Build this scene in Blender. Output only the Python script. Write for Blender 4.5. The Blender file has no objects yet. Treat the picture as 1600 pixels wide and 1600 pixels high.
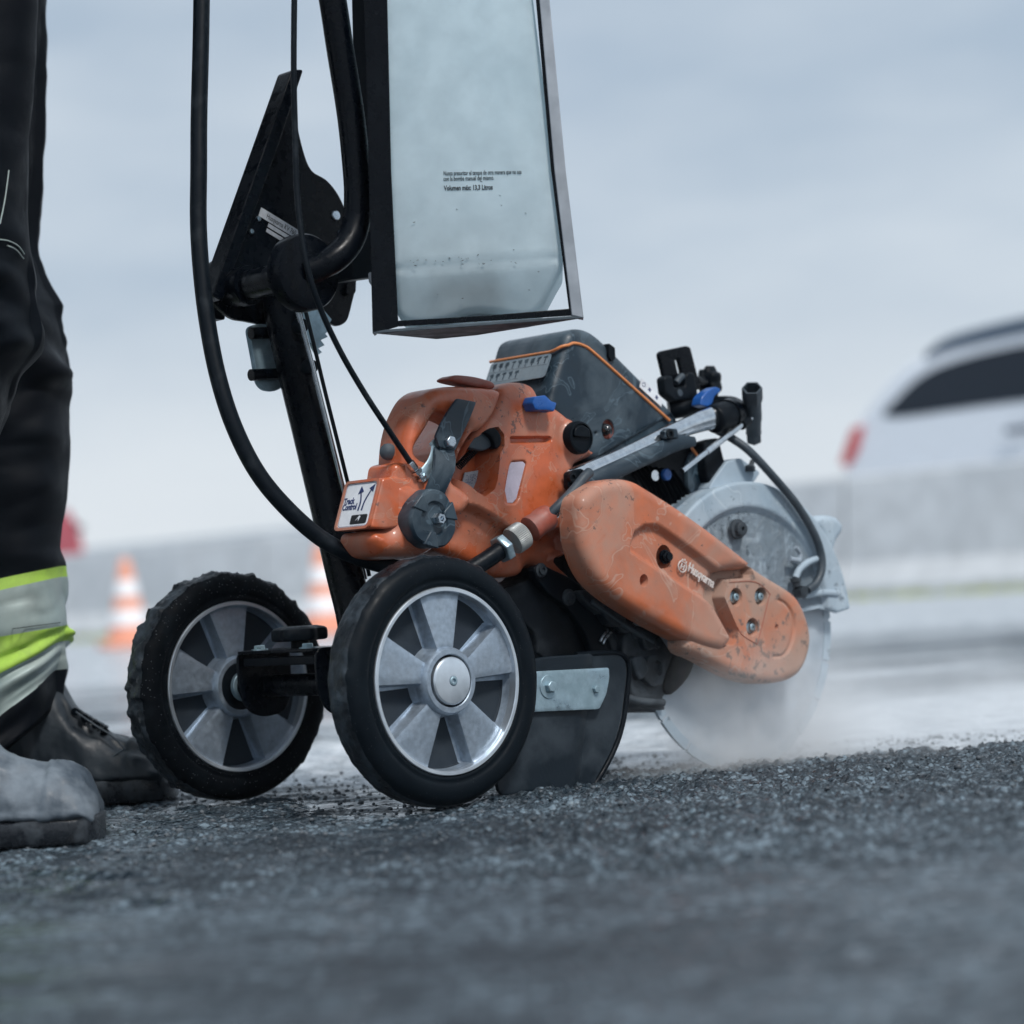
import bpy, bmesh, math, random
import numpy as np
from mathutils import Vector, Matrix
from mathutils.geometry import delaunay_2d_cdt
random.seed(7); rng = np.random.default_rng(7)
C = bpy.context.scene.collection
scn = bpy.context.scene
# ------------------------------------------------------------------ camera
HC, FP = 0.2144, 3900.0
roll, pitch = math.atan(0.067), 0.02977
FW = Vector((0, math.cos(pitch), math.sin(pitch)))
U0 = Vector((0, -math.sin(pitch), math.cos(pitch))); X0 = Vector((1, 0, 0))
RT = X0*math.cos(roll) - U0*math.sin(roll)
UP = U0*math.cos(roll) + X0*math.sin(roll)
CP = Vector((0, 0, HC))
cam = bpy.data.cameras.new('camera'); camo = bpy.data.objects.new('camera', cam); C.objects.link(camo)
camo.matrix_world = Matrix(((RT.x, UP.x, -FW.x, 0), (RT.y, UP.y, -FW.y, 0), (RT.z, UP.z, -FW.z, HC), (0, 0, 0, 1)))
cam.sensor_width = 36; cam.lens = 36*FP/1600; cam.clip_start = .05; cam.clip_end = 3000
cam.dof.use_dof = True; cam.dof.focus_distance = 2.56; cam.dof.aperture_fstop = 3.9
scn.camera = camo
# ------------------------------------------------------------------ sky and sun
w = bpy.data.worlds.new('World'); scn.world = w; w.use_nodes = True
nt = w.node_tree; nt.nodes.clear()
def N(t, ty, **kw):
    n = t.nodes.new(ty)
    for k, v in kw.items():
        if k == 'inp':
            for a, b in v.items(): n.inputs[a].default_value = b
        else: setattr(n, k, v)
    return n
SUN_EL, SUN_AZ = math.radians(52), math.radians(150)
sky = N(nt, 'ShaderNodeTexSky', sky_type='NISHITA', sun_disc=False, sun_elevation=SUN_EL, sun_rotation=SUN_AZ)
tc = N(nt, 'ShaderNodeTexCoord')
mp = N(nt, 'ShaderNodeMapping'); mp.inputs['Scale'].default_value = (2.2, 2.2, 7.0); mp.inputs['Location'].default_value = (.3, .1, .45)
nz = N(nt, 'ShaderNodeTexNoise', inp={'Scale': 1.6, 'Detail': 5.0, 'Roughness': .52})
cr = N(nt, 'ShaderNodeValToRGB')
cr.color_ramp.elements[0].position = .34; cr.color_ramp.elements[0].color = (.43, .53, .645, 1)
cr.color_ramp.elements[1].position = .66; cr.color_ramp.elements[1].color = (.66, .735, .81, 1)
sp = N(nt, 'ShaderNodeSeparateXYZ')
hz = N(nt, 'ShaderNodeMapRange', inp={'From Min': .0, 'From Max': .13, 'To Min': .85, 'To Max': 0.0}); hz.clamp = True
mh = N(nt, 'ShaderNodeMix', data_type='RGBA'); mh.inputs[7].default_value = (.80, .845, .885, 1)
ms = N(nt, 'ShaderNodeMix', data_type='RGBA'); ms.inputs[0].default_value = .965
sc_ = N(nt, 'ShaderNodeVectorMath', operation='SCALE'); sc_.inputs['Scale'].default_value = .10
bg = N(nt, 'ShaderNodeBackground', inp={'Strength': 1.0}); wo = N(nt, 'ShaderNodeOutputWorld')
L = nt.links.new
L(tc.outputs['Generated'], mp.inputs[0]); L(mp.outputs[0], nz.inputs['Vector']); L(nz.outputs[0], cr.inputs[0])
L(tc.outputs['Generated'], sp.inputs[0]); L(sp.outputs[2], hz.inputs[0]); L(hz.outputs[0], mh.inputs[0]); L(cr.outputs[0], mh.inputs[6])
L(sky.outputs[0], sc_.inputs[0]); L(sc_.outputs[0], ms.inputs[6]); L(mh.outputs[2], ms.inputs[7])
L(ms.outputs[2], bg.inputs[0]); L(bg.outputs[0], wo.inputs[0])
sl = bpy.data.lights.new('sun', 'SUN'); sl.energy = 2.8; sl.angle = math.radians(11); sl.color = (1, .97, .93)
so = bpy.data.objects.new('sun', sl); C.objects.link(so)
sd = Vector((math.sin(SUN_AZ)*math.cos(SUN_EL), math.cos(SUN_AZ)*math.cos(SUN_EL), math.sin(SUN_EL)))
so.rotation_euler = sd.to_track_quat('Z', 'Y').to_euler()
vs = scn.view_settings; vs.view_transform = 'Standard'; vs.look = 'None'; vs.exposure = 0.0; vs.gamma = 1
scn.cycles.volume_bounces = 4; scn.cycles.volume_step_rate = 1.0; scn.cycles.volume_max_steps = 128; scn.cycles.max_bounces = 8
scn.cycles.use_denoising = True
# ------------------------------------------------------------------ frames
def ray(px, py): return FW*FP + RT*(px-800) + UP*(800-py)
def PW(px, py, Y):                      # point seen at a pixel, at world distance Y
    r = ray(px, py); return CP + r*(Y/r.y)
A = math.radians(42)
EX = Vector((math.cos(A), math.sin(A), 0)); EY = Vector((-math.sin(A), math.cos(A), 0)); EZ = Vector((0, 0, 1))
_r = ray(703, 1064); _k = (.125-HC)/_r.z; O = CP + _r*_k; O.z = 0
def M3(px, py, y):                      # point of the machine's own frame, on its plane y
    r = ray(px, py); k = (y - (CP-O).dot(EY))/r.dot(EY); p = CP + r*k - O
    return Vector((p.dot(EX), y, p.dot(EZ)))
def M2(px, py, y): v = M3(px, py, y); return (v.x, v.z)
def MP(pts, y): return [M2(a, b, y) for a, b in pts]
def Z8(pts): return [(700+u*.2626, 500+v*.2625) for u, v in pts]
def Z7(pts): return [(500+u*.2125, 560+v*.2125) for u, v in pts]
def G1(pts): return [(960+u*.2375, 520+v*.2375) for u, v in pts]
def G2(pts): return [(860+u*.325, 720+v*.325) for u, v in pts]
def G5(pts): return [(1040+u*.15, 840+v*.15) for u, v in pts]
def G6(pts): return [(820+u*.1625, 860+v*.1625) for u, v in pts]
MROT = Matrix.Rotation(A, 4, 'Z')
# ------------------------------------------------------------------ objects
def thing(name, label, cat, loc=(0, 0, 0), rot=0, group=None):
    o = bpy.data.objects.new(name, None); C.objects.link(o); o.location = loc; o.rotation_euler = (0, 0, rot)
    o.empty_display_size = .05
    o['label'] = label; o['category'] = cat
    if group: o['group'] = group
    return o
def tag(o, label=None, cat=None, group=None, kind=None):
    for k, v in (('label', label), ('category', cat), ('group', group), ('kind', kind)):
        if v: o[k] = v
    return o
def mobj(name, me, m=None, parent=None, smooth=None, bevel=0, seg=2):
    if m is not None:
        for x in (m if isinstance(m, (list, tuple)) else [m]): me.materials.append(x)
    o = bpy.data.objects.new(name, me); C.objects.link(o)
    if parent: o.parent = parent
    if smooth is not None:
        me.polygons.foreach_set('use_smooth', [True]*len(me.polygons))
        if smooth < 180: me.set_sharp_from_angle(angle=math.radians(smooth))
    if bevel:
        b = o.modifiers.new('bevel', 'BEVEL'); b.width = bevel; b.segments = seg; b.limit_method = 'ANGLE'; b.angle_limit = math.radians(35)
        b.harden_normals = False
    return o
def mesh(V, F_):
    me = bpy.data.meshes.new('mesh'); me.from_pydata([tuple(v) for v in V], [], [tuple(f) for f in F_]); me.update(); return me
def fixn(o):
    bm = bmesh.new(); bm.from_mesh(o.data); bmesh.ops.recalc_face_normals(bm, faces=bm.faces); bm.to_mesh(o.data); bm.free(); return o
class MB:
    def __init__(s): s.V = []; s.F = []
    def add(s, V, F_, M=None):
        n = len(s.V); s.V += [tuple(M @ Vector(v)) if M else tuple(v) for v in V]; s.F += [tuple(i+n for i in f) for f in F_]; return s
    def me(s): return mesh(s.V, s.F)
def loft(rings, cap=True, closed=False):
    n = len(rings[0]); V = [p for r in rings for p in r]; F_ = []
    m = len(rings)
    for i in range(m if closed else m-1):
        a, b = i*n, ((i+1) % m)*n
        for j in range(n):
            k = (j+1) % n; F_.append((a+j, a+k, b+k, b+j))
    if cap and not closed: F_.append(tuple(range(n))[::-1]); F_.append(tuple((m-1)*n+j for j in range(n)))
    return V, F_
def spline(P, n=8, closed=False):
    P = [Vector(p) for p in P]; out = []; m = len(P)
    for i in range(m if closed else m-1):
        p0 = P[(i-1) % m] if closed or i > 0 else P[0]*2-P[1]
        p1 = P[i]; p2 = P[(i+1) % m]; p3 = P[(i+2) % m] if closed or i < m-2 else P[-1]*2-P[-2]
        for k in range(n):
            t = k/n
            out.append(.5*((2*p1) + (p2-p0)*t + (2*p0-5*p1+4*p2-p3)*t*t + (3*p1-p0-3*p2+p3)*t**3))
    if not closed: out.append(P[-1])
    return out
def tube(P, r, seg=20, n=8, rs=None, sq=None, smooth=True):
    Q = spline(P, n) if smooth else [Vector(p) for p in P]
    m = len(Q); rings = []; prev = None
    for i, q in enumerate(Q):
        t = (Q[min(i+1, m-1)]-Q[max(i-1, 0)]).normalized()
        if prev is None: u = t.orthogonal().normalized() if sq is None else (Vector(sq[2])-t*Vector(sq[2]).dot(t)).normalized()
        else: u = (prev-t*prev.dot(t)).normalized()
        prev = u; v = t.cross(u)
        rr = r if rs is None else np.interp(i/(m-1), *rs)
        a, b = (1, 1) if sq is None else (sq[0], sq[1])
        rings.append([q + u*(rr*a*math.cos(2*math.pi*k/seg)) + v*(rr*b*math.sin(2*math.pi*k/seg)) for k in range(seg)])
    return loft(rings)
def lathe(prof, o, ax, seg=48, ref=None, closed=False):     # prof: (radius, distance along axis)
    ax = Vector(ax).normalized(); u = ax.orthogonal().normalized() if ref is None else Vector(ref); v = ax.cross(u); o = Vector(o)
    rings = [[o+ax*h+u*(r*math.cos(2*math.pi*k/seg))+v*(r*math.sin(2*math.pi*k/seg)) for k in range(seg)] for r, h in prof]
    return loft(rings, cap=not closed, closed=closed)
def hexbolt(o, ax, r, h, mb, washer=0):
    mb.add(*lathe([(r, 0), (r, h*.85), (r*.85, h)], o, ax, 6))
    if washer: mb.add(*lathe([(washer, -.0005), (washer, .0012)], o, ax, 28))
def prism(poly, y0, y1):                # polygon in machine (x,z), from y0 to y1
    n = len(poly); V = [(a, y0, b) for a, b in poly]+[(a, y1, b) for a, b in poly]
    ar = sum(poly[i][0]*poly[(i+1) % n][1]-poly[(i+1) % n][0]*poly[i][1] for i in range(n))
    F_ = [tuple(range(n)), tuple(range(2*n-1, n-1, -1))]+[(i, i+n, (i+1) % n+n, (i+1) % n) for i in range(n)]
    if ar < 0: F_ = [f[::-1] for f in F_]
    return V, F_
def box(c, s, M=None):
    x, y, z = [a/2 for a in s]; c = Vector(c)
    V = [c+Vector((a*x, b*y, d*z)) for a in (-1, 1) for b in (-1, 1) for d in (-1, 1)]
    if M: V = [M @ v for v in V]
    return V, [(0, 1, 3, 2), (4, 6, 7, 5), (0, 4, 5, 1), (2, 3, 7, 6), (0, 2, 6, 4), (1, 5, 7, 3)]
def sm2(pts, n=5, closed=True): return [(v.x, v.y) for v in spline([(a, b, 0) for a, b in pts], n, closed)]
def fillet(pts, r, n=4):
    out = []; m = len(pts)
    for i in range(m):
        p, a, b = Vector(pts[i]), Vector(pts[i-1]), Vector(pts[(i+1) % m])
        da, db = (a-p), (b-p); la, lb = da.length, db.length; q = min(r, la*.45, lb*.45)
        s, e = p+da/la*q, p+db/lb*q
        for k in range(n+1):
            t = k/n; v = s*(1-t)**2+p*2*t*(1-t)+e*t*t; out.append((v.x, v.y))
    return out
def resample(P, d):
    P = np.array(P); Q = np.vstack([P, P[:1]]); L_ = np.r_[0, np.cumsum(np.hypot(*np.diff(Q, axis=0).T))]
    n = max(8, int(L_[-1]/d)); s = np.linspace(0, L_[-1], n, endpoint=False)
    return np.c_[np.interp(s, L_, Q[:, 0]), np.interp(s, L_, Q[:, 1])]
def sdist(P, loops):                    # signed distance, positive inside (even-odd)
    P = np.asarray(P); best = np.full(len(P), 1e9); ins = np.zeros(len(P), bool)
    for Lp in loops:
        Lp = np.asarray(Lp); A_ = Lp; B_ = np.roll(Lp, -1, 0)
        for c0 in range(0, len(P), 4000):
            p = P[c0:c0+4000, None, :]; ab = (B_-A_)[None]; ap = p-A_[None]
            t = np.clip((ap*ab).sum(2)/np.maximum((ab**2).sum(2), 1e-14), 0, 1)
            d = np.sqrt(((ap-ab*t[..., None])**2).sum(2)).min(1)
            best[c0:c0+4000] = np.minimum(best[c0:c0+4000], d)
            y = p[..., 1]; c = ((A_[None, :, 1] > y) != (B_[None, :, 1] > y))
            xi = A_[None, :, 0]+(y-A_[None, :, 1])/np.where(ab[..., 1] == 0, 1e-12, ab[..., 1])*ab[..., 0]
            ins[c0:c0+4000] ^= ((c & (p[..., 0] < xi)).sum(1) % 2).astype(bool)
    return np.where(ins, best, -best)
def inset(Lp, d):
    Lp = np.asarray(Lp); t = np.roll(Lp, -1, 0)-np.roll(Lp, 1, 0); t /= np.maximum(np.hypot(*t.T)[:, None], 1e-12)
    ar = (Lp[:, 0]*np.roll(Lp[:, 1], -1)-np.roll(Lp[:, 0], -1)*Lp[:, 1]).sum()
    nn = np.c_[-t[:, 1], t[:, 0]]*(1 if ar > 0 else -1); return Lp+nn*d
# a moulded shell: outline in (x,z), rounded front edge radius r, recesses / raised fields: (polygon, depth, ramp)
def moulded(name, outline, yf, yb, r, m, parent, feats=(), holes=(), g=.0022, extra=None, smooth=40, rback=.0):
    loops = [resample(outline, .0016)]+[resample(h, .0014) for h in holes]
    feats = [(resample(p, .0014), d, rp) for p, d, rp in feats]
    pts = [p for l in loops for p in l.tolist()]; nb = len(pts)
    cand = []
    rr = [r*(1-math.cos(a)) for a in (math.pi/2*k/6 for k in range(1, 7))] if r > .002 else ([r*.3, r] if r > 0 else [])
    for i, l in enumerate(loops):
        for d in rr:
            q = inset(l, d if i == 0 else -d); s = sdist(q, loops); cand.append(q[s > d*.93])
    allx = np.array(loops[0]); lo, hi = allx.min(0), allx.max(0)
    gx, gz = np.meshgrid(np.arange(lo[0], hi[0], g), np.arange(lo[1], hi[1], g)); q = np.c_[gx.ravel(), gz.ravel()]+rng.uniform(-.1, .1, (gx.size, 2))*g
    s = sdist(q, loops); q = q[s > max(r*1.05, g*.5)]
    if feats and len(q):
        keep = np.ones(len(q), bool)
        for p, d, rp in feats:
            f = sdist(q, [p]); keep &= ~((f > -g*.4) & (f < rp+g*.4))
        q = q[keep]
    cand.append(q)
    for p, d, rp in feats:
        for k in (-.0003, rp*.33, rp*.66, rp):
            c = inset(p, k); s = sdist(c, loops); f = sdist(c, [p]); cand.append(c[(s > r*.3+.0004) & (f > k-.0004)])
    cand = np.vstack([c for c in cand if len(c)]) if cand else np.zeros((0, 2))
    # thin out near-duplicates
    key = {}; out = []
    for c in cand:
        k = (round(c[0]/.0005), round(c[1]/.0005))
        if k not in key: key[k] = 1; out.append(c.tolist())
    P = pts+out
    edges = []; b = 0
    for l in loops:
        n = len(l); edges += [(b+i, b+(i+1) % n) for i in range(n)]; b += n
    vo, _, fo, _, _, _ = delaunay_2d_cdt([Vector(p) for p in P], edges, [], 0, 1e-7)
    V2 = np.array([(v.x, v.y) for v in vo]); fo = np.array([f[:3] for f in fo])
    cen = V2[fo].mean(1); fo = fo[sdist(cen, loops) > 0]
    d = np.maximum(sdist(V2, loops), 0); d[:nb] = 0
    y = np.full(len(V2), yf)
    if r > 0: y = y + np.where(d < r, r-np.sqrt(np.maximum(r*r-(r-np.minimum(d, r))**2, 0)), 0)
    for p, dep, rp in feats:
        f = np.clip(sdist(V2, [p])/rp, 0, 1); f = f*f*(3-2*f); y = y+dep*f
    if extra is not None: y = y+extra(V2[:, 0], V2[:, 1], d)
    V = [(a, c, b) for (a, b), c in zip(V2.tolist(), y.tolist())]
    F_ = []
    for f in fo:
        a, b_, c = V2[f]; cr_ = (b_[0]-a[0])*(c[1]-a[1])-(b_[1]-a[1])*(c[0]-a[0])
        F_.append(tuple(int(i) for i in (f if cr_ > 0 else f[::-1])))
    b = 0
    for li, l in enumerate(loops):
        n = len(l); ar = (l[:, 0]*np.roll(l[:, 1], -1)-np.roll(l[:, 0], -1)*l[:, 1]).sum()
        base = len(V); lev = [(yb-rback, 0), (yb, rback)] if rback else [(yb, 0)]
        prev = list(range(b, b+n))
        for yy, ins_ in lev:
            q = inset(l, ins_ if li == 0 else -ins_); nv = len(V); V += [(a, yy, c) for a, c in q.tolist()]; cur = list(range(nv, nv+n))
            for i in range(n):
                j = (i+1) % n; f = (prev[j], prev[i], cur[i], cur[j]); F_.append(f if (ar > 0) else f[::-1])
            prev = cur
        if li == 0 and not holes: F_.append(tuple(prev[::-1]) if ar > 0 else tuple(prev))
        b += n
    return mobj(name, mesh(V, F_), m, parent, smooth)
def circ(c, r, n=32, a0=0, a1=360, rz=None):
    rz = rz or r; full = abs(a1-a0) >= 360
    return [(c[0]+r*math.cos(math.radians(a0+(a1-a0)*k/(n if full else n-1))), c[1]+rz*math.sin(math.radians(a0+(a1-a0)*k/(n if full else n-1)))) for k in range(n)]
def textme(s, size, ext=.0004, bold=0, align='LEFT', sx=1.0):
    c = bpy.data.curves.new('t', 'FONT'); c.body = s; c.size = size; c.extrude = ext; c.offset = bold; c.align_x = align; c.resolution_u = 4
    o = bpy.data.objects.new('t', c); C.objects.link(o); dg = bpy.context.evaluated_depsgraph_get()
    me = bpy.data.meshes.new_from_object(o.evaluated_get(dg)); bpy.data.objects.remove(o); bpy.data.curves.remove(c)
    if sx != 1: me.transform(Matrix.Scale(sx, 4, (1, 0, 0)))
    return me
def frame(o, u, v):                      # matrix with local x=u, y=v, origin o
    u = Vector(u).normalized(); v = Vector(v); nn = u.cross(v).normalized(); v = nn.cross(u)
    return Matrix(((u.x, v.x, nn.x, o[0]), (u.y, v.y, nn.y, o[1]), (u.z, v.z, nn.z, o[2]), (0, 0, 0, 1)))
def flat2(polys, th, M):                 # flat raised shapes in a frame
    b = MB()
    for p in polys:
        n = len(p); V = [(x, y, 0) for x, y in p]+[(x, y, th) for x, y in p]
        ar = sum(p[i][0]*p[(i+1) % n][1]-p[(i+1) % n][0]*p[i][1] for i in range(n))
        F_ = [tuple(range(n))[::-1], tuple(range(n, 2*n))]+[(i, (i+1) % n, (i+1) % n+n, i+n) for i in range(n)]
        if ar < 0: F_ = [f[::-1] for f in F_]
        b.add(V, F_, M)
    return b
# ------------------------------------------------------------------ materials
def mat(name, col, rough=.5, metal=0, dirt=None, damt=.5, dscale=12, dthr=.5, rvar=.15, bump=.0, bscale=400, fine=0, coat=0, trans=0, spec=.5, warp=0, seed=0, splat=None, stain=None):
    m = bpy.data.materials.new(name); m.use_nodes = True; t = m.node_tree; b = t.nodes['Principled BSDF']
    b.inputs['Roughness'].default_value = rough; b.inputs['Metallic'].default_value = metal; b.inputs['Specular IOR Level'].default_value = spec
    b.inputs['Coat Weight'].default_value = coat; b.inputs['Coat Roughness'].default_value = .15
    L = t.links.new; co = N(t, 'ShaderNodeTexCoord'); src = co.outputs['Object']
    if seed:
        mm = N(t, 'ShaderNodeMapping'); mm.inputs['Location'].default_value = (seed*1.7, seed*.9, seed*.4); L(src, mm.inputs[0]); src = mm.outputs[0]
    base = None
    n1 = N(t, 'ShaderNodeTexNoise', inp={'Scale': dscale, 'Detail': 9.0, 'Roughness': .62, 'Distortion': warp}); L(src, n1.inputs['Vector'])
    n3 = N(t, 'ShaderNodeTexNoise', inp={'Scale': dscale*4.3, 'Detail': 6.0, 'Roughness': .6}); L(src, n3.inputs['Vector'])
    v = N(t, 'ShaderNodeMapRange', inp={'From Min': .35, 'From Max': .65, 'To Min': .86, 'To Max': 1.1}); L(n3.outputs[0], v.inputs[0])
    vm = N(t, 'ShaderNodeVectorMath', operation='SCALE'); vm.inputs[0].default_value = col[:3]; L(v.outputs[0], vm.inputs['Scale'])
    base = vm.outputs[0]
    rr = N(t, 'ShaderNodeMapRange', inp={'From Min': .3, 'From Max': .7, 'To Min': max(rough-rvar, .03), 'To Max': min(rough+rvar, 1)}); L(n3.outputs[0], rr.inputs[0]); rout = rr.outputs[0]
    if dirt:
        dm = N(t, 'ShaderNodeMapRange', inp={'From Min': dthr-.07, 'From Max': dthr+.12, 'To Min': 0, 'To Max': damt}); L(n1.outputs[0], dm.inputs[0])
        mx = N(t, 'ShaderNodeMix', data_type='RGBA'); mx.inputs[7].default_value = (*dirt, 1); L(dm.outputs[0], mx.inputs[0]); L(base, mx.inputs[6]); base = mx.outputs[2]
        r2 = N(t, 'ShaderNodeMix', data_type='FLOAT'); L(dm.outputs[0], r2.inputs[0]); L(rout, r2.inputs[2]); r2.inputs[3].default_value = .85; rout = r2.outputs[0]
        if metal:
            r3 = N(t, 'ShaderNodeMapRange', inp={'From Min': 0, 'From Max': 1, 'To Min': metal, 'To Max': 0}); L(dm.outputs[0], r3.inputs[0]); L(r3.outputs[0], b.inputs['Metallic'])
    if fine:                             # fine pale specks of dried slurry
        vo = N(t, 'ShaderNodeTexVoronoi', feature='F1', inp={'Scale': 260}); L(src, vo.inputs['Vector'])
        n5 = N(t, 'ShaderNodeTexNoise', inp={'Scale': 30, 'Detail': 2.0}); L(src, n5.inputs['Vector'])
        th = N(t, 'ShaderNodeMath', operation='MULTIPLY'); L(n5.outputs[0], th.inputs[0]); th.inputs[1].default_value = .30*fine
        lt = N(t, 'ShaderNodeMath', operation='LESS_THAN'); L(vo.outputs['Distance'], lt.inputs[0]); L(th.outputs[0], lt.inputs[1])
        ml = N(t, 'ShaderNodeMath', operation='MULTIPLY'); L(lt.outputs[0], ml.inputs[0]); ml.inputs[1].default_value = .55
        mx = N(t, 'ShaderNodeMix', data_type='RGBA'); mx.inputs[7].default_value = (.22, .24, .26, 1); L(ml.outputs[0], mx.inputs[0]); L(base, mx.inputs[6]); base = mx.outputs[2]
    if stain:                            # dried tide marks: pale contour lines
        ns = N(t, 'ShaderNodeTexNoise', inp={'Scale': dscale*1.6, 'Detail': 3.0, 'Roughness': .55, 'Distortion': .8}); L(src, ns.inputs['Vector'])
        sb = N(t, 'ShaderNodeMath', operation='SUBTRACT'); L(ns.outputs[0], sb.inputs[0]); sb.inputs[1].default_value = .53
        ab = N(t, 'ShaderNodeMath', operation='ABSOLUTE'); L(sb.outputs[0], ab.inputs[0])
        sm_ = N(t, 'ShaderNodeMapRange', inp={'From Min': .003, 'From Max': .011, 'To Min': .55, 'To Max': 0}); L(ab.outputs[0], sm_.inputs[0])
        si = N(t, 'ShaderNodeMapRange', inp={'From Min': 0.0, 'From Max': .05, 'To Min': 0, 'To Max': .22}); L(sb.outputs[0], si.inputs[0])
        mxx = N(t, 'ShaderNodeMath', operation='MAXIMUM'); L(sm_.outputs[0], mxx.inputs[0]); L(si.outputs[0], mxx.inputs[1])
        mx = N(t, 'ShaderNodeMix', data_type='RGBA'); mx.inputs[7].default_value = (*stain, 1); L(mxx.outputs[0], mx.inputs[0]); L(base, mx.inputs[6]); base = mx.outputs[2]
    if splat:                            # small mud splashes
        ng = N(t, 'ShaderNodeTexNoise', inp={'Scale': 95, 'Detail': 4.0, 'Roughness': .7}); L(src, ng.inputs['Vector'])
        nl = N(t, 'ShaderNodeTexNoise', inp={'Scale': 7, 'Detail': 3.0}); L(src, nl.inputs['Vector'])
        ad = N(t, 'ShaderNodeMath', operation='MULTIPLY_ADD'); L(nl.outputs[0], ad.inputs[0]); ad.inputs[1].default_value = .45; L(ng.outputs[0], ad.inputs[2])
        sp_ = N(t, 'ShaderNodeMapRange', inp={'From Min': .865, 'From Max': .90, 'To Min': 0, 'To Max': .75}); L(ad.outputs[0], sp_.inputs[0])
        mx = N(t, 'ShaderNodeMix', data_type='RGBA'); mx.inputs[7].default_value = (*splat, 1); L(sp_.outputs[0], mx.inputs[0]); L(base, mx.inputs[6]); base = mx.outputs[2]
    L(base, b.inputs['Base Color']); L(rout, b.inputs['Roughness'])
    if bump:
        n4 = N(t, 'ShaderNodeTexNoise', inp={'Scale': bscale, 'Detail': 5.0, 'Roughness': .6}); L(src, n4.inputs['Vector'])
        bp = N(t, 'ShaderNodeBump', inp={'Strength': 1.0, 'Distance': bump}); L(n4.outputs[0], bp.inputs['Height']); L(bp.outputs[0], b.inputs['Normal'])
    if trans:
        out = t.nodes['Material Output']; tr = N(t, 'ShaderNodeBsdfTranslucent'); tr.inputs[0].default_value = (*[min(1, c*1.15) for c in col], 1)
        mi = N(t, 'ShaderNodeMixShader'); mi.inputs[0].default_value = trans; L(b.outputs[0], mi.inputs[1]); L(tr.outputs[0], mi.inputs[2]); L(mi.outputs[0], out.inputs[0])
    return m
DUST = (.26, .25, .25)
M_or = mat('orange_plastic', (.51, .112, .04), .34, coat=.25, dirt=(.36, .24, .19), damt=.5, dscale=14, dthr=.52, bump=.00006, bscale=700, warp=.4, splat=(.06, .05, .05), stain=(.50, .30, .22))
M_or2 = mat('orange_plastic_dusty', (.50, .135, .055), .42, coat=.15, dirt=(.33, .235, .19), damt=.62, dscale=9, dthr=.47, bump=.00008, bscale=600, warp=.6, seed=3, splat=(.09, .07, .06), stain=(.50, .33, .26))
M_or3 = mat('orange_plastic_very_dusty', (.50, .16, .075), .5, dirt=(.36, .265, .215), damt=.8, dscale=8, dthr=.38, bump=.00008, bscale=600, warp=.6, seed=5, splat=(.12, .10, .09), stain=(.48, .36, .30))
M_orD = mat('orange_plastic_dark', (.36, .085, .04), .5, dirt=(.2, .12, .1), damt=.5, dscale=16)  # darker orange for the thin seam line on the belt cover end
M_red = mat('brick_red_plastic', (.30, .07, .045), .45, dirt=(.3, .2, .18), damt=.4, dscale=30)
M_cov = mat('blue_black_cover', (.008, .022, .037), .42, dirt=(.12, .16, .19), damt=.55, dscale=11, dthr=.56, bump=.00005, bscale=900, warp=.7, stain=(.10, .15, .19))
M_blk = mat('black_powder_coat', (.0012, .0025, .005), .28, spec=.13, dirt=(.012, .018, .024), damt=.2, dscale=20, dthr=.6, bump=.00003, bscale=900)
M_blkR = mat('black_rough_plastic', (.002, .0045, .008), .45, spec=.13, dirt=(.03, .04, .05), damt=.22, dscale=25, dthr=.58, bump=.0001, bscale=500)
M_rub = mat('tyre_rubber', (.0015, .003, .005), .6, spec=.08, dirt=(.012, .018, .024), damt=.4, dscale=40, dthr=.56, bump=.00018, bscale=420, fine=.8)
M_rub1 = mat('tyre_rubber_clean', (.002, .005, .0085), .5, spec=.12, dirt=(.008, .014, .02), damt=.4, dscale=22, dthr=.58, bump=.0001, bscale=380, fine=.45)
M_mud = mat('wet_mud', (.012, .015, .02), .3, dirt=(.07, .085, .10), damt=.6, dscale=50, dthr=.55, rvar=.2, bump=.0006, bscale=220)
M_mudT = mat('muddy_tread', (.004, .007, .011), .38, spec=.4, dirt=(.05, .07, .09), damt=.7, dscale=34, dthr=.52, rvar=.22, bump=.0012, bscale=150)
M_alu = mat('cast_aluminium', (.38, .45, .53), .42, .75, rvar=.05, dirt=(.07, .09, .12), damt=.35, dscale=40, dthr=.56, bump=.00008, bscale=450)
M_cap = mat('brushed_cap', (.74, .80, .86), .36, .85, rvar=.04, dirt=(.3, .34, .38), damt=.3, dscale=7, dthr=.6)
M_gap_shade = mat('rim_gap_shade', (.022, .032, .045), .6, .4, rvar=.08, dirt=(.02, .03, .04), damt=.5, dscale=35, bump=.0002, bscale=400)  # wheel rim gap floors: recess shade put into a dark base colour
M_alu2 = mat('machined_aluminium', (.50, .56, .62), .28, 1.0, rvar=.05, dirt=(.2, .22, .24), damt=.12, dscale=60, dthr=.62)
M_zinc = mat('zinc_plated_steel', (.42, .55, .62), .33, .9, dirt=(.10, .17, .21), damt=.6, dscale=22, dthr=.5, bump=.0001, bscale=500, fine=.5)
M_chr = mat('chromed_tube', (.62, .66, .70), .14, 1.0, dirt=(.30, .31, .32), damt=.25, dscale=26, dthr=.60, rvar=.05)
M_guard = mat('grey_blade_guard', (.26, .35, .43), .5, dirt=(.42, .49, .55), damt=.6, dscale=7, dthr=.44, bump=.00006, bscale=500, splat=(.12, .15, .18), stain=(.5, .57, .62))
M_blade = mat('steel_blade', (.36, .42, .48), .42, .5, dirt=(.50, .55, .60), damt=.5, dscale=9, dthr=.46)
M_tank = mat('white_polyethylene', (.72, .82, .86), .42, dirt=(.48, .60, .66), damt=.3, dscale=8, dthr=.55, trans=.55, rvar=.06, bump=.0001, bscale=60)
M_ink = mat('black_ink', (.01, .011, .013), .6)
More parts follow.
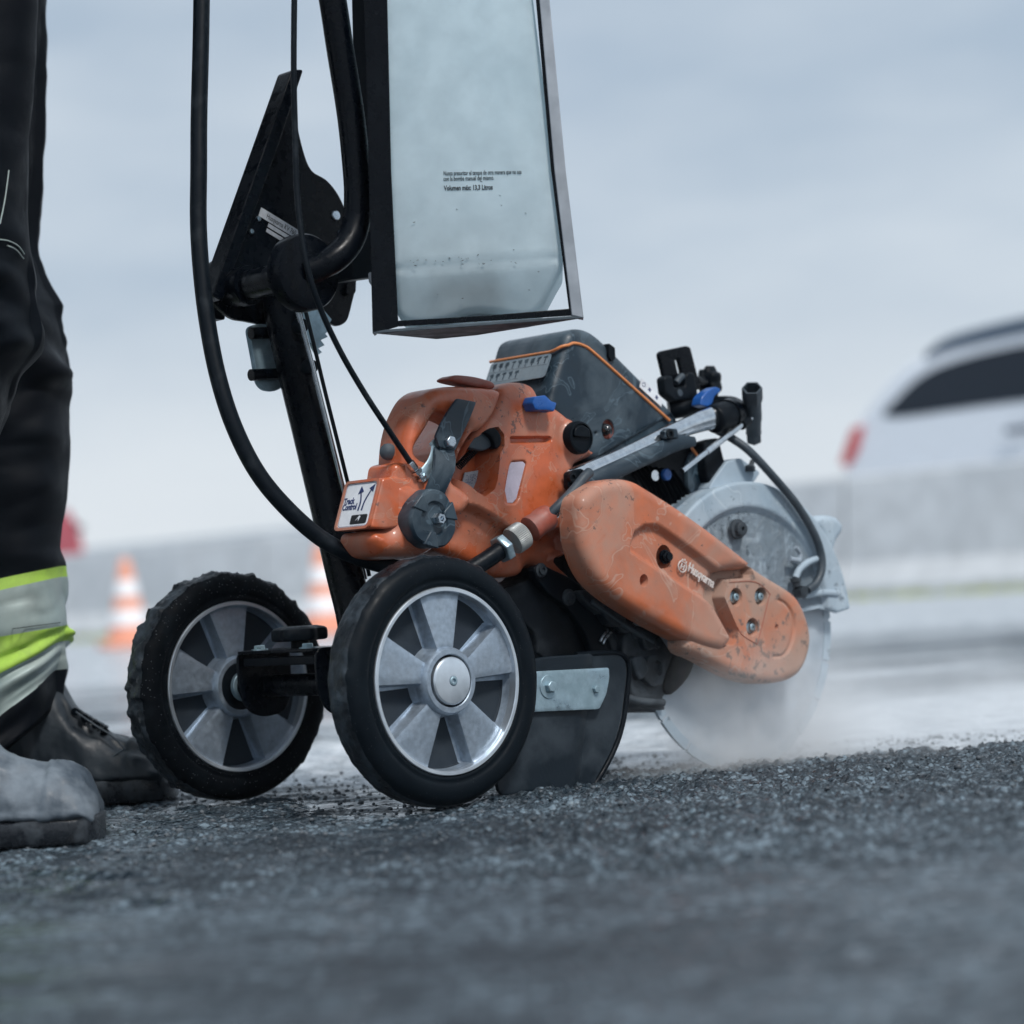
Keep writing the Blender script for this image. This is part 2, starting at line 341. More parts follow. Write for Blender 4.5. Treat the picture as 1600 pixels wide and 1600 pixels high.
M_white = mat('white_sticker', (.78, .80, .84), .35, rvar=.03)
M_navy = mat('navy_ink', (.02, .035, .13), .5)
M_blue = mat('blue_plastic', (.012, .09, .34), .35)
M_gold = mat('orange_stripe', (.72, .26, .09), .4)
M_lab = mat('grey_label', (.16, .21, .25), .35, dirt=(.3, .35, .38), damt=.4, dscale=30)
M_lab2 = mat('silver_label', (.42, .44, .47), .4, dirt=(.2, .22, .26), damt=.5, dscale=60)
M_lilac = mat('milky_window', (.52, .47, .56), .3)
M_hose = mat('black_hose_rubber', (.002, .005, .009), .42, spec=.18, dirt=(.04, .05, .06), damt=.4, dscale=40, dthr=.6, bump=.0001, bscale=300)
M_hoseG = mat('grey_hose_rubber', (.03, .045, .06), .5, dirt=(.1, .12, .14), damt=.4, dscale=40)
M_dark = mat('engine_black', (.002, .004, .007), .45, spec=.2, dirt=(.04, .05, .06), damt=.3, dscale=28, dthr=.56, bump=.0006, bscale=200)
M_dust = mat('muddy_grey_plastic', (.010, .016, .023), .5, dirt=(.085, .105, .125), damt=.6, dscale=22, dthr=.5, bump=.0006, bscale=260)
M_trou = mat('dark_navy_workwear', (.0015, .003, .006), .55, spec=.14, dirt=(.005, .009, .014), damt=.5, dscale=6, bump=.0004, bscale=900)
M_neon = mat('fluorescent_yellow_cloth', (.42, .66, .09), .75, dirt=(.3, .42, .12), damt=.4, dscale=14, bump=.0003, bscale=900)
M_refl = mat('grey_reflective_tape', (.30, .37, .36), .45, .3, dirt=(.42, .47, .45), damt=.6, dscale=8, bump=.0001, bscale=600)
M_stit = mat('pale_thread', (.55, .55, .58), .8)
M_boot = mat('dark_leather', (.010, .016, .023), .45, dirt=(.05, .065, .08), damt=.5, dscale=16, dthr=.53, bump=.0005, bscale=160)
M_bootG = mat('mud_grey_leather', (.045, .062, .082), .40, dirt=(.19, .225, .26), damt=.85, dscale=13, dthr=.47, bump=.0006, bscale=130)
M_conc = mat('concrete', (.60, .62, .64), .85, dirt=(.46, .49, .52), damt=.5, dscale=1.3, bump=.004, bscale=12)
M_concE = mat('guard_grey', (.27, .32, .37), .6)
# ------------------------------------------------------------------ ground
def vnoise(x, y, s, seed):
    g = np.random.default_rng(seed).random((256, 256)); x = x/s; y = y/s
    xi = np.floor(x).astype(int); yi = np.floor(y).astype(int); fx = x-xi; fy = y-yi; fx = fx*fx*(3-2*fx); fy = fy*fy*(3-2*fy)
    a = g[xi % 256, yi % 256]; b = g[(xi+1) % 256, yi % 256]; c = g[xi % 256, (yi+1) % 256]; d = g[(xi+1) % 256, (yi+1) % 256]
    return (a*(1-fx)+b*fx)*(1-fy)+(c*(1-fx)+d*fx)*fy
def edge_line(X): return 2.86+.03*np.sin(X*5)+.05*np.clip(X-.25, 0, 1)
def gheight(X, Y):
    e = edge_line(X)+(vnoise(X, Y, .05, 3)-.5)*.06; fore = np.clip((e-Y)/.05, 0, 1)*np.clip((X+.12)/.12, 0, 1)
    wh = np.exp(-((Y-2.62-(X+.07)*.9)/.10)**4)*np.clip((.35-X)/.2, 0, 1)        # wheel track, pressed smooth
    fine = (vnoise(X, Y, .007, 5)-.5)*.0050+(vnoise(X, Y, .018, 6)-.5)*.0060+(vnoise(X, Y, .06, 7)-.5)*.006
    grit = np.maximum(vnoise(X, Y, .0055, 9)-.62, 0)*.012
    h = fine*(.35+.9*fore)*(1-.4*wh)+grit*(.35+.75*fore)+fore*.004
    h += (vnoise(X, Y, .35, 8)-.5)*.006
    left = np.clip((-.05-X)/.15, 0, 1); h += left*(np.maximum(vnoise(X, Y*1.7, .03, 14)-.5, 0)*.013)
    h = h-.0045
    pz = np.clip((.20-X)/.15, 0, 1)*np.clip((Y-2.2)/.1, 0, 1)+np.clip((Y-2.90)/.06, 0, 1)
    lev = -.0036+.0006*vnoise(X, Y, .02, 33); k = np.clip(pz, 0, 1)*np.clip((vnoise(X, Y*1.6, .10, 31)-.34)/.08, 0, 1)
    return np.where(h < lev, h+(lev-h)*k, h)
def grid_mesh(xs, ys, hf):
    X, Y = np.meshgrid(xs, ys); Z = hf(X, Y); nx, ny = len(xs), len(ys)
    me = bpy.data.meshes.new('ground'); me.vertices.add(nx*ny); me.vertices.foreach_set('co', np.c_[X.ravel(), Y.ravel(), Z.ravel()].astype(np.float32).ravel())
    i = (np.arange(ny-1)[:, None]*nx+np.arange(nx-1)[None]).ravel(); f = np.c_[i, i+1, i+nx+1, i+nx]
    me.loops.add(f.size); me.loops.foreach_set('vertex_index', f.ravel().astype(np.int32)); me.polygons.add(len(f))
    me.polygons.foreach_set('loop_start', np.arange(0, f.size, 4, dtype=np.int32)); me.polygons.foreach_set('loop_total', np.full(len(f), 4, np.int32))
    me.update(calc_edges=True); me.polygons.foreach_set('use_smooth', [True]*len(f)); return me
def ground_mat():
    m = bpy.data.materials.new('wet_asphalt'); m.use_nodes = True; t = m.node_tree; b = t.nodes['Principled BSDF']; L = t.links.new
    g = N(t, 'ShaderNodeNewGeometry'); P = g.outputs['Position']
    def noi(s, d=6., r=.6, sc=(1, 1, 1)):
        mm = N(t, 'ShaderNodeMapping'); mm.inputs['Scale'].default_value = sc; L(P, mm.inputs[0])
        n = N(t, 'ShaderNodeTexNoise', inp={'Scale': s, 'Detail': d, 'Roughness': r}); L(mm.outputs[0], n.inputs['Vector']); return n.outputs[0]
    def mr(x, a, b_, c, d):
        n = N(t, 'ShaderNodeMapRange', inp={'From Min': a, 'From Max': b_, 'To Min': c, 'To Max': d}); L(x, n.inputs[0]); return n.outputs[0]
    def mix(f, a, c):
        n = N(t, 'ShaderNodeMix', data_type='RGBA')
        if isinstance(f, float): n.inputs[0].default_value = f
        else: L(f, n.inputs[0])
        for i, x in ((6, a), (7, c)):
            if isinstance(x, tuple): n.inputs[i].default_value = (*x, 1)
            else: L(x, n.inputs[i])
        return n.outputs[2]
    def ma(op, a, c):
        n = N(t, 'ShaderNodeMath', operation=op)
        for i, x in ((0, a), (1, c)):
            if isinstance(x, (int, float)): n.inputs[i].default_value = x
            else: L(x, n.inputs[i])
        return n.outputs[0]
    sep = N(t, 'ShaderNodeSeparateXYZ'); L(P, sep.inputs[0])
    vo = N(t, 'ShaderNodeTexVoronoi', feature='F1', inp={'Scale': 150, 'Randomness': 1.0}); L(P, vo.inputs['Vector'])
    vs_ = N(t, 'ShaderNodeSeparateColor'); L(vo.outputs['Color'], vs_.inputs[0])
    stone = ma('MULTIPLY', mr(vo.outputs['Distance'], .38, .52, 1, 0), mr(vs_.outputs[0], .25, .95, .05, 1))
    v2 = N(t, 'ShaderNodeTexVoronoi', feature='F1', inp={'Scale': 62, 'Randomness': 1.0}); L(P, v2.inputs['Vector'])
    v2c = N(t, 'ShaderNodeSeparateColor'); L(v2.outputs['Color'], v2c.inputs[0])
    stone = ma('MAXIMUM', stone, ma('MULTIPLY', ma('MULTIPLY', mr(v2.outputs['Distance'], .30, .42, 1, 0), mr(v2c.outputs[0], .80, .84, 0, 1)), mr(v2c.outputs[1], 0, 1, .35, 1.25)))
    asp = mix(ma('MULTIPLY', ma('ADD', ma('MULTIPLY', stone, .75), mr(noi(420, 3.), .4, .65, 0, .3)), ma('MULTIPLY', mr(noi(16, 7.), .36, .62, .3, 1.5), mr(noi(2.6, 6., .6, (.7, 1.5, 1)), .35, .62, .45, 1.7))), (.004, .009, .015), (.15, .20, .24))
    slur = mix(mr(noi(14, 8.), .4, .6, 0, 1), (.36, .40, .44), (.62, .66, .70))
    # pale slurry film beyond the saw cut, in streaks; bands of rubble between
    yb = ma('ADD', sep.outputs[1], ma('MULTIPLY', ma('SUBTRACT', noi(7, 7., .65, (.5, 1.4, 1)), .5), .6))
    yw = ma('ADD', sep.outputs[1], ma('MULTIPLY', ma('SUBTRACT', noi(1.1, 8., .65, (.6, 1.1, 1)), .5), 4.5))
    near = ma('MULTIPLY', mr(yb, 2.86, 2.96, 0, 1), mr(yw, 4.3, 3.6, 0, 1))
    far = mr(yw, 6.2, 8.0, 0, .95)
    strk = mr(noi(2.2, 8., .62, (.45, 1.3, 1)), .50, .60, 0, .8)
    patch = ma('MAXIMUM', ma('MAXIMUM', near, far), ma('MULTIPLY', strk, mr(yb, 2.9, 3.1, 0, 1)))
    col = mix(ma('MULTIPLY', patch, mr(noi(26, 8., .7), .32, .5, .35, 1)), asp, slur)
    L(col, b.inputs['Base Color'])
    wet = mr(noi(11, 6., .6, (.6, 1.6, 1)), .44, .60, 0, 1)
    lft = mr(sep.outputs[0], -.25, .05, 1.0, .35)
    wet = ma('MAXIMUM', ma('MULTIPLY', wet, lft), mr(noi(60, 4., .6, (.8, 1.3, 1)), .52, .60, 0, .9))
    pool = ma('MULTIPLY', ma('MULTIPLY', mr(noi(24, 5., .6, (.6, 1.8, 1)), .50, .58, 0, 1), mr(sep.outputs[0], .05, .18, 1, 0)), mr(sep.outputs[1], 2.36, 2.44, 0, 1))
    rgh = N(t, 'ShaderNodeMix', data_type='FLOAT'); L(pool, rgh.inputs[0]); L(mr(wet, 0, 1, .66, .16), rgh.inputs[2]); rgh.inputs[3].default_value = .10
    L(rgh.outputs[0], b.inputs['Roughness'])
    bp = N(t, 'ShaderNodeBump', inp={'Strength': .8, 'Distance': .0016}); L(ma('ADD', mr(vo.outputs['Distance'], .1, .6, .9, 0), ma('MULTIPLY', noi(420, 5.), .5)), bp.inputs['Height'])
    L(ma('MULTIPLY', mr(wet, 0, 1, 1.0, .3), mr(pool, 0, 1, 1, .25)), bp.inputs['Strength']); L(bp.outputs[0], b.inputs['Normal'])
    return m
M_gr = ground_mat()
xs = np.r_[np.arange(-1.0, -.7, .006), np.arange(-.7, .85, .0030), np.arange(.85, 1.5, .006)]; ys = np.r_[np.arange(1.75, 2.2, .0045), np.arange(2.2, 3.1, .0030), np.arange(3.1, 4.4, .006)]
gm = grid_mesh(xs, ys, lambda X, Y: gheight(X, Y)*np.clip(np.minimum.reduce([(X+1.0)/.1, (xs[-1]-X)/.1, (Y-1.75)/.1, (ys[-1]-Y)/.4]), 0, 1)-.0)
# the sheet continues to the horizon from the border of the dense patch
nx, ny = len(xs), len(ys); x0, x1, y0, y1 = xs[0], xs[-1], ys[0], ys[-1]
o = mobj('ground', gm, M_gr); tag(o, kind='structure')
bmg = bmesh.new(); bmg.from_mesh(gm)
def q(*c): bmg.faces.new([bmg.verts.new((*p, 0)) for p in c])
B = 70
q((-B, y1), (B, y1), (B, 155), (-B, 155)); q((-B, -35), (B, -35), (B, y0), (-B, y0)); q((-B, y0), (x0, y0), (x0, y1), (-B, y1)); q((x1, y0), (B, y0), (B, y1), (x1, y1))
bmg.to_mesh(gm); bmg.free()
# loose grit kicked up around the saw cut
gr = MB(); ico = [(0, 0, 1), (.89, 0, .45), (.28, .85, .45), (-.72, .53, .45), (-.72, -.53, .45), (.28, -.85, .45), (.72, .53, -.45), (-.28, .85, -.45), (-.89, 0, -.45), (-.28, -.85, -.45), (.72, -.53, -.45), (0, 0, -1)]
icf = [(0, 1, 2), (0, 2, 3), (0, 3, 4), (0, 4, 5), (0, 5, 1), (1, 6, 2), (2, 7, 3), (3, 8, 4), (4, 9, 5), (5, 10, 1), (2, 6, 7), (3, 7, 8), (4, 8, 9), (5, 9, 10), (1, 10, 6), (11, 7, 6), (11, 8, 7), (11, 9, 8), (11, 10, 9), (11, 6, 10)]
gx = rng.uniform(-.75, .95, 5200); gy = 1.95+1.15*rng.random(5200)**.8
gz = gheight(gx, gy)
for x, y, z in zip(gx, gy, gz):
    s = .0011+.0022*random.random()**3+(.002 if random.random() < .015 else 0)
    gr.add([(x+a*s*random.uniform(.7, 1.3), y+b_*s*random.uniform(.7, 1.3), z+s*.35+c*s*random.uniform(.5, .95)) for a, b_, c in ico], icf)
M_grit = mat('asphalt_grit', (.05, .062, .075), .55, dirt=(.16, .18, .2), damt=.6, dscale=30)
tag(mobj('asphalt_grit', gr.me(), M_grit, smooth=180), 'loose dark asphalt grit scattered over the rough ground around the saw', 'grit', kind='stuff')
# ------------------------------------------------------------------ cart
cart = thing('saw_cart', 'black two wheeled cart with curved handle tube and cast aluminium wheels under the orange saw', 'cart', O, A)
def mk(name, mb, m, parent=cart, smooth=40, bevel=0, seg=2): return mobj(name, mb.me() if isinstance(mb, MB) else mesh(*mb), m, parent, smooth, bevel, seg)
def T(P): return MB().add(*P)
def each(name, L_, m, parent=cart, fix=True, **k):
    for P in L_:
        o = mk(name, P if isinstance(P, MB) else T(P), m, parent, **k)
        if fix: fixn(o)
def hexb(*a, **k):
    b = MB(); hexbolt(a[0], a[1], a[2], a[3], b, *(a[4:])); return b
YW = .400                                # outer face of the far wheel
# --- wheel: local frame, outer face at y=0, hub centre at origin
WW = .045
def wheel_tyre(muddy, seed):
    prof = [(.0938, .0035), (.0955, .0022), (.0985, .0016), (.1005, .0030), (.1022, .0012), (.106, .0), (.112, .0002), (.117, .0015), (.1205, .0042), (.1232, .0085)]
    n = 14; prof += [(.1248+.0004*math.sin(math.pi*k/n), .0115+(WW-.023)*k/n) for k in range(n+1)]
    prof += [(r, WW-h) for r, h in prof[:10][::-1]]+[(.0925, WW-.006), (.0925, .006)]
    seg = 300; V, F_ = lathe(prof, (0, 0, 0), (0, 1, 0), seg, closed=True, ref=(1, 0, 0)); out = []
    a = np.arange(seg)/seg*2*math.pi
    for i, (r, h) in enumerate(prof):
        x = a*.125
        big = np.maximum(vnoise(x, np.full(seg, h), .011, seed)-.45, 0)*.9+np.maximum(vnoise(x, np.full(seg, h), .004, seed+1)-.5, 0)*.5
        tread = max(0, min(1, (r-.119)/.004)); side = max(0, min(1, (r-.100)/.004))*(1-tread)
        amp = tread*(.0085 if muddy else .0040)
        for k in range(seg):
            v = Vector(V[i*seg+k]); rad = Vector((v.x, 0, v.z)).normalized(); fade = 1.0
            if rad.z < -.8: fade = max(0.0, 1-(-rad.z-.8)/.15)
            v += rad*float(big[k])*amp*fade+Vector((0, -1 if h < WW/2 else 1, 0))*float(vnoise(np.array([a[k]*r]), np.array([r]), .006, seed+2)[0]-.5)*(.0012 if muddy else .0003)*side
            out.append(v)
    me = mesh(out, F_); me.materials.append(M_rub if muddy else M_rub1); me.materials.append(M_mudT)
    rr_ = [p_[0] for p_ in prof]; me.polygons.foreach_set('material_index', [1 if min(rr_[f[0]//seg], rr_[f[2]//seg]) > .1224 else 0 for f in F_]); return me
def rim_mesh():
    b = MB(); rs = np.r_[np.linspace(.0325, .037, 4), np.linspace(.039, .0855, 22), .0870, .0884, .0895, .0905]; mi = []; nr = len(rs)
    def face(s):
        V = []; kinds = None
        for r in rs:
            hw = .0100+(min(r, .0865)-.0325)/.054*.0150; a_hw = hw/r; a_w = .0026/r; row = []; kinds = []
            for q in range(5):
                a0 = math.radians(90+72*q); half = math.radians(36)
                for k in range(13): u = -1+2*k/12; row.append((a0+u*a_hw, .0008*max(0, abs(u)-.72)/.28, 0)); kinds.append(0)
                for k in (1, 2, 3): t = k/3; row.append((a0+a_hw+t*a_w, None, t*t*(3-2*t))); kinds.append(0)
                g0, g1 = a_hw+a_w, 2*half-a_hw-a_w
                for k in range(1, 12): row.append((a0+g0+(g1-g0)*k/12, None, 1)); kinds.append(1)
                for k in (3, 2, 1): t = k/3; row.append((a0+2*half-a_hw-t*a_w, None, t*t*(3-2*t))); kinds.append(0)
            for a, edge, f in row:
                top = .0032+(r-.0325)/.058*.0045+(edge or 0); low = WW/2-.0010
                y = top*(1-f)+low*f
                if r > .0865: y = y*(1-(r-.0865)/.004)+.005*(r-.0865)/.004
                if r < .0365: y = y*(r-.0325)/.004+.004*(1-(r-.0325)/.004)
                V.append((r*math.cos(a), y if s > 0 else WW-y, r*math.sin(a)))
        F_ = []; na = len(V)//nr
        for i in range(nr-1):
            for j in range(na):
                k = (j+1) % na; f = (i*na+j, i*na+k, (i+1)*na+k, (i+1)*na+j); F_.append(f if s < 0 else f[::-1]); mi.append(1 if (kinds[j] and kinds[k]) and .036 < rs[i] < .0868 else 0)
        b.add(V, F_)
    face(1); face(-1)
    lip = [(.0890, .0062), (.0893, .0018), (.0898, .0010), (.0930, .0010), (.0936, .0018), (.0940, .0045), (.0940, WW-.0045), (.0936, WW-.0018), (.0930, WW-.001), (.0898, WW-.001), (.0893, WW-.0018), (.0890, WW-.0062)]
    lp = MB(); lp.add(*lathe(lip, (0, 0, 0), (0, 1, 0), 180, closed=True, ref=(1, 0, 0)))
    hub = [(.0345, .007), (.0335, .0008), (.0315, -.0022), (.0270, -.0024), (.0262, -.0016), (.0262, WW+.0016), (.0270, WW+.0024), (.0315, WW+.0022), (.0335, WW-.0008), (.0345, WW-.007)]
    b.add(*lathe(hub, (0, 0, 0), (0, 1, 0), 90, closed=True, ref=(1, 0, 0)))
    me = b.me(); me.materials.append(M_alu); me.materials.append(M_gap_shade); mi += [0]*(len(me.polygons)-len(mi)); me.polygons.foreach_set('material_index', mi); return me, lp.me()
rimM, lipM = rim_mesh()
capV = MB().add(*lathe([(.0235, .004), (.0238, -.0030), (.0225, -.0046), (.0215, -.0050), (.0052, -.0055), (.0048, -.0043), (.0001, -.0043)][::-1], (0, 0, 0), (0, 1, 0), 72))
seaV = MB().add(*lathe([(.0256, .002), (.0256, -.0012), (.0200, .0006), (.0130, .0012), (.0110, .0012)][::-1], (0, WW, 0), (0, -1, 0), 72))
scrV = MB(); scrV.add(*lathe([(.0046, -.0030), (.0046, -.0062), (.0036, -.0068), (.0024, -.0068), (.0024, -.004)], (0, 0, 0), (0, 1, 0), 30))
capM, seaM, scrM = capV.me(), seaV.me(), scrV.me()
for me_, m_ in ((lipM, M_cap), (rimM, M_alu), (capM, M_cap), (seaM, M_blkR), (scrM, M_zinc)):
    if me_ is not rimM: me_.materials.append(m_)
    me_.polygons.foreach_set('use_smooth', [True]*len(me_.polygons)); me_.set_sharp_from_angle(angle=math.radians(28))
for me_ in (capM, scrM, seaM):
    bm = bmesh.new(); bm.from_mesh(me_); bmesh.ops.recalc_face_normals(bm, faces=bm.faces); bm.to_mesh(me_); bm.free()
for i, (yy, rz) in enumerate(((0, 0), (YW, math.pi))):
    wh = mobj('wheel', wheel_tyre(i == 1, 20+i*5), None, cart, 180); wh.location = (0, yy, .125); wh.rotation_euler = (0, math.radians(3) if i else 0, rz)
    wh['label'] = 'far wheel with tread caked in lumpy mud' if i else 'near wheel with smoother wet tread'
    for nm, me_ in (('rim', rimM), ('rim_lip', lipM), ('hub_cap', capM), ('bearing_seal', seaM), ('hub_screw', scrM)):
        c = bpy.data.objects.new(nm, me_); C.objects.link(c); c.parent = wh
# --- axle and bracket
mk('axle', T(tube([(0, .03, .125), (0, YW-.03, .125)], .0120, 28, smooth=False)), M_blk)
mk('axle_collar', T(lathe([(.0165, 0), (.0165, .006)], (0, .345, .125), (0, 1, 0), 40)), M_zinc, bevel=.0006)
yb_, yf_ = .310, .172
b = MB(); b.add(*box((.0, (yb_+yf_)/2, .1625), (.070, yb_-yf_-.004, .0035)))
for yy in (yb_, yf_):
    pl = [(-.035, .1645), (.035, .1645), (.036, .150), (.034, .112), (.022, .094), (-.004, .091), (-.024, .098), (-.035, .120)]
    b.add(*prism(fillet(pl, .012), yy-.0018, yy+.0018))
mk('axle_bracket', b, M_blk, bevel=.0008)
mk('bracket_bar', T(box((-.020, .241, .152), (.022, .125, .009))), M_blkR, bevel=.001)
b = MB()
each('bracket_bolt', [hexb((xx, yy, .1645), (0, 0, 1), .0062, .005, .009) for xx, yy in ((-.022, .285), (-.022, .200))], M_zinc)
kn = M3(468, 990, .24); kz = kn.z
lob = []
for k in range(84):
    a = 2*math.pi*k/84; r = .0285+.0022*math.cos(7*a); lob.append((r*math.cos(a), r*math.sin(a)))
rings = [[(kn.x+x*s, kn.y+y*s, kz+h) for x, y in lob] for s, h in ((.88, -.0075), (.97, -.0065), (1.0, -.004), (1.0, .002), (.97, .0050), (.88, .0066), (.62, .0082), (.55, .0075), (.2, .0075))]
kb = MB().add(*loft(rings)); kb.add(*lathe([(.010, -.020), (.010, -.007)], kn, (0, 0, 1), 24))
k0 = mk('clamp_knob', kb, M_blkR, smooth=35)
# --- post going down to the axle bracket, pivot disc, quadrant plate
def m3(pts, y): return [M3(a, b_, y) for a, b_ in pts]
mk('post_tube', T(tube(m3([(436, 440), (447, 512), (492, 700)], .18)+[M3(537, 890, .162), M3(556, 972, .150), Vector((0, .142, .128))], .0196, 36)), M_blk, smooth=60)
mk('post_clamp', T(lathe([(.017, 0), (.0215, .002), (.0215, .046), (.017, .048)], (0, .118, .125), (0, 1, 0), 44)), M_blk)
rod = mk('guide_rod', T(tube(m3([(463, 478), (480, 540), (533, 752), (553, 830), (570, 905)], .152), .0028, 14, smooth=False)), M_chr)
mk('brake_cable', T(tube(m3([(476, 480), (492, 545), (508, 612), (530, 700), (552, 790), (577, 900)], .146), .0021, 12)), M_hose)
each('post_bolt', [lathe([(.0085, 0.004), (.0085, -.006), (.0072, -.009), (.003, -.0095)][::-1], M3(px, py, .162), (0, 1, 0), 28) for px, py in ((465, 510), (480, 574))], M_blkR)
pl = sm2([(455, 120), (462, 180), (474, 235), (487, 266), (510, 281), (528, 303), (541, 332), (548, 362), (553, 400), (557, 440), (550, 475), (544, 497), (538, 505), (528, 509), (516, 504), (500, 495), (470, 497), (440, 506), (420, 508), (385, 502), (360, 496), (332, 470), (327, 455), (360, 364), (397, 266), (440, 150)], 4)
qp = mk('quadrant_plate', T(prism(MP(pl, .205), .205, .211)), M_blk, bevel=.0008)
mk('plate_flange', T(prism(fillet(MP([(327, 462), (343, 472), (432, 225), (470, 110), (452, 110), (416, 212)], .195), .004), .190, .215)), M_blk, bevel=.003)
mk('lever_foot', T(prism(fillet(MP([(322, 440), (336, 410), (350, 400), (352, 500), (336, 498), (326, 485)], .225), .003), .225, .24)), M_blkR, bevel=.002)
# rating plate on the quadrant plate
py_ = .2046
def onplane(px, py, y, px2, py2, off=0):          # frame at a pixel on plane y, x axis towards second pixel
    a, c = M3(px, py, y), M3(px2, py2, y); u = (c-a).normalized(); v = Vector((0, -1, 0)).cross(u)
    return frame(a+Vector((0, -off, 0)), u, v), (c-a).length
Fm, Ln = onplane(405, 337, py_, 467, 375)
rp = mk('rating_plate', flat2([[(-.001, -.0005), (Ln+.001, -.0005), (Ln+.001, .0095), (-.001, .0095)], [(.0135, -.0060), (.050, -.0060), (.050, -.0018), (.0135, -.0018)], [(.0135, -.0120), (.050, -.0120), (.050, -.0078), (.0135, -.0078)]], .0004, Fm), M_lab2, qp)
t_ = textme('Husqvarna KV 760', .0082, .0001); t_.transform(Fm @ Matrix.Translation((.0085, .0018, .0005)) @ Matrix.Diagonal((Ln/.085, 1, 1, 1))); mobj('plate_lettering', t_, M_ink, qp)
each('plate_rivet', [lathe([(.0001, -.0028), (r*.8, -.0026), (r, -.0012), (r, 0)], M3(px, py, .205), (0, 1, 0), 24) for px, py, r in ((403, 342, .003), (392, 362, .003), (524, 337, .0058), (549, 451, .0036), (531, 364, .003))], M_alu2, qp)
b = MB(); b.add(*prism(fillet(MP([(542, 440), (556, 440), (555, 458), (548, 462), (540, 460)], .2), .003), .199, .205)); mk('rivet_tab', b, M_blk, bevel=.0005)
# zinc toothed latch plate behind the post
b = MB(); th = MP([(470, 485), (500, 482), (515, 500), (508, 512), (512, 517), (505, 522), (509, 527), (498, 532), (504, 540), (494, 545), (500, 551), (492, 556), (478, 530), (470, 505)], .2)
b.add(*prism(th, .196, .200)); mk('toothed_latch', b, M_zinc, bevel=.0005)
b = MB(); b.add(*prism(fillet(MP([(383, 512), (400, 506), (444, 512), (448, 600), (425, 613), (408, 610), (399, 600), (392, 560)], .21), .008), .205, .212)); mk('latch_plate', b, M_zinc, bevel=.0012)
each('latch_pin', [tube([M3(392, py, .2)+Vector((0, .0, 0)), M3(440, py-2, .2)], .0062, 18, smooth=False) for py in (521, 586)], M_blk)
# pivot disc, cross stub, curved handle tube
dc = M3(472, 427, .085)
mk('pivot_disc', T(lathe([(.0300, -.013), (.0372, -.0115), (.0388, -.009), (.0388, .006), (.036, .008)], dc, (0, 1, 0), 72)), M_blk, smooth=35)
mk('cross_tube', T(tube([dc+Vector((0, .0, 0)), dc+Vector((0, .12, 0))], .0155, 28, smooth=False)), M_blk)
mk('cross_collar', T(lathe([(.020, 0), (.0205, .002), (.0205, .030), (.019, .032)], dc+Vector((0, .088, 0)), (0, 1, 0), 40)), M_blk)
hp = [M3(478, 426, .078), M3(500, 417, .07), M3(525, 402, .062), M3(545, 380, .06), M3(556, 350, .06), M3(559, 310, .06), M3(557, 266, .06), M3(548, 180, .06), M3(532, 80, .06), M3(512, -40, .06), M3(478, -160, .07), M3(400, -330, .10), M3(300, -480, .14)]
mk('handle_tube', T(tube(hp, .0140, 32)), M_blk, smooth=60)
each('tank_mount', [prism(fillet(MP([(566, -260), (600, -260), (606, 345), (578, 355), (579, 266)], .11), .004), .105, .135), prism(fillet(MP([(560, 360), (602, 352), (606, 430), (545, 438), (548, 400)], .12), .003), .115, .15)], M_blkR, bevel=.002)
b = MB(); b.add(*tube(m3([(570, 352), (600, 347)], .1), .007, 18, smooth=False)); mk('mount_pin', b, M_blk)
# --- tank frame of bent flat strip
TY = 2.47; yaw = math.radians(1.0)
tu = Vector((math.cos(yaw), -math.sin(yaw), 0)); tb = Vector((math.sin(yaw), math.cos(yaw), 0)); T0 = PW(745, 400, TY)
MI = (Matrix.Translation(O) @ MROT).inverted()
def TP(px, py, dpt):                    # pixel -> machine-local point on the tank plane, dpt metres behind its face
    r = ray(px, py); k = (dpt-(CP-T0).dot(tb))/r.dot(tb); return MI @ (CP+r*k)
tbl = (MROT.inverted() @ tb); 
def tprism(pts, d0, d1):
    a = [TP(x, y, d0) for x, y in pts]; V = a+[p+tbl*(d1-d0) for p in a]; n = len(a)
    return V, [tuple(range(n)), tuple(range(2*n-1, n-1, -1))]+[(i, i+n, (i+1) % n+n, (i+1) % n) for i in range(n)]
b = MB()
b.add(*tprism([(576, 266), (561, -260), (599, -260), (611, 266), (622, 503), (622, 510), (582, 521)], 0, .004))
b.add(*tprism([(576, 266), (561, -260), (565, -260), (580, 266), (586, 519), (582, 521)], .004, .030))
b.add(*tprism([(622, 510), (622, 501), (760, 493), (891, 482), (893, 493)], 0, .003))
b.add(*tprism([(861, 266), (814, -260), (820, -260), (866, 266), (895, 489), (890, 491)], 0, .003))
fixn(mk('tank_frame', b, M_blk, bevel=.0006))
b = MB(); p = [TP(*x, .0035) for x in ((582, 521), (912, 497), (895, 490), (622, 508))]
zA = (MI.inverted() @ TP(582, 521, 0)).z
def HP(px, py, z=None):
    r = ray(px, py); return MI @ (CP+r*(((z or zA)-HC)/r.z))
q4 = [TP(582, 521, 0), TP(912, 497, 0), HP(745, 524), HP(682, 530)]
V = q4+[v+Vector((0, 0, .003)) for v in q4]; b.add(V, [(0, 1, 2, 3), (7, 6, 5, 4), (0, 4, 5, 1), (1, 5, 6, 2), (2, 6, 7, 3), (3, 7, 4, 0)])
tray = fixn(mk('tank_tray', b, mat('scuffed_dark_tray', (.07, .095, .115), .5, dirt=(.02, .03, .04), damt=.7, dscale=16, dthr=.5), bevel=.0004))
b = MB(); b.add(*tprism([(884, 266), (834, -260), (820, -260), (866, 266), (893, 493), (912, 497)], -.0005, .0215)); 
M_strap = mat('strap_reflection_grey', (.36, .39, .43), .42, .3, dirt=(.22, .24, .27), damt=.3, dscale=9)  # sky reflection on the black strap put into its grey base colour
fixn(mk('frame_strap', b, M_strap, bevel=.001))
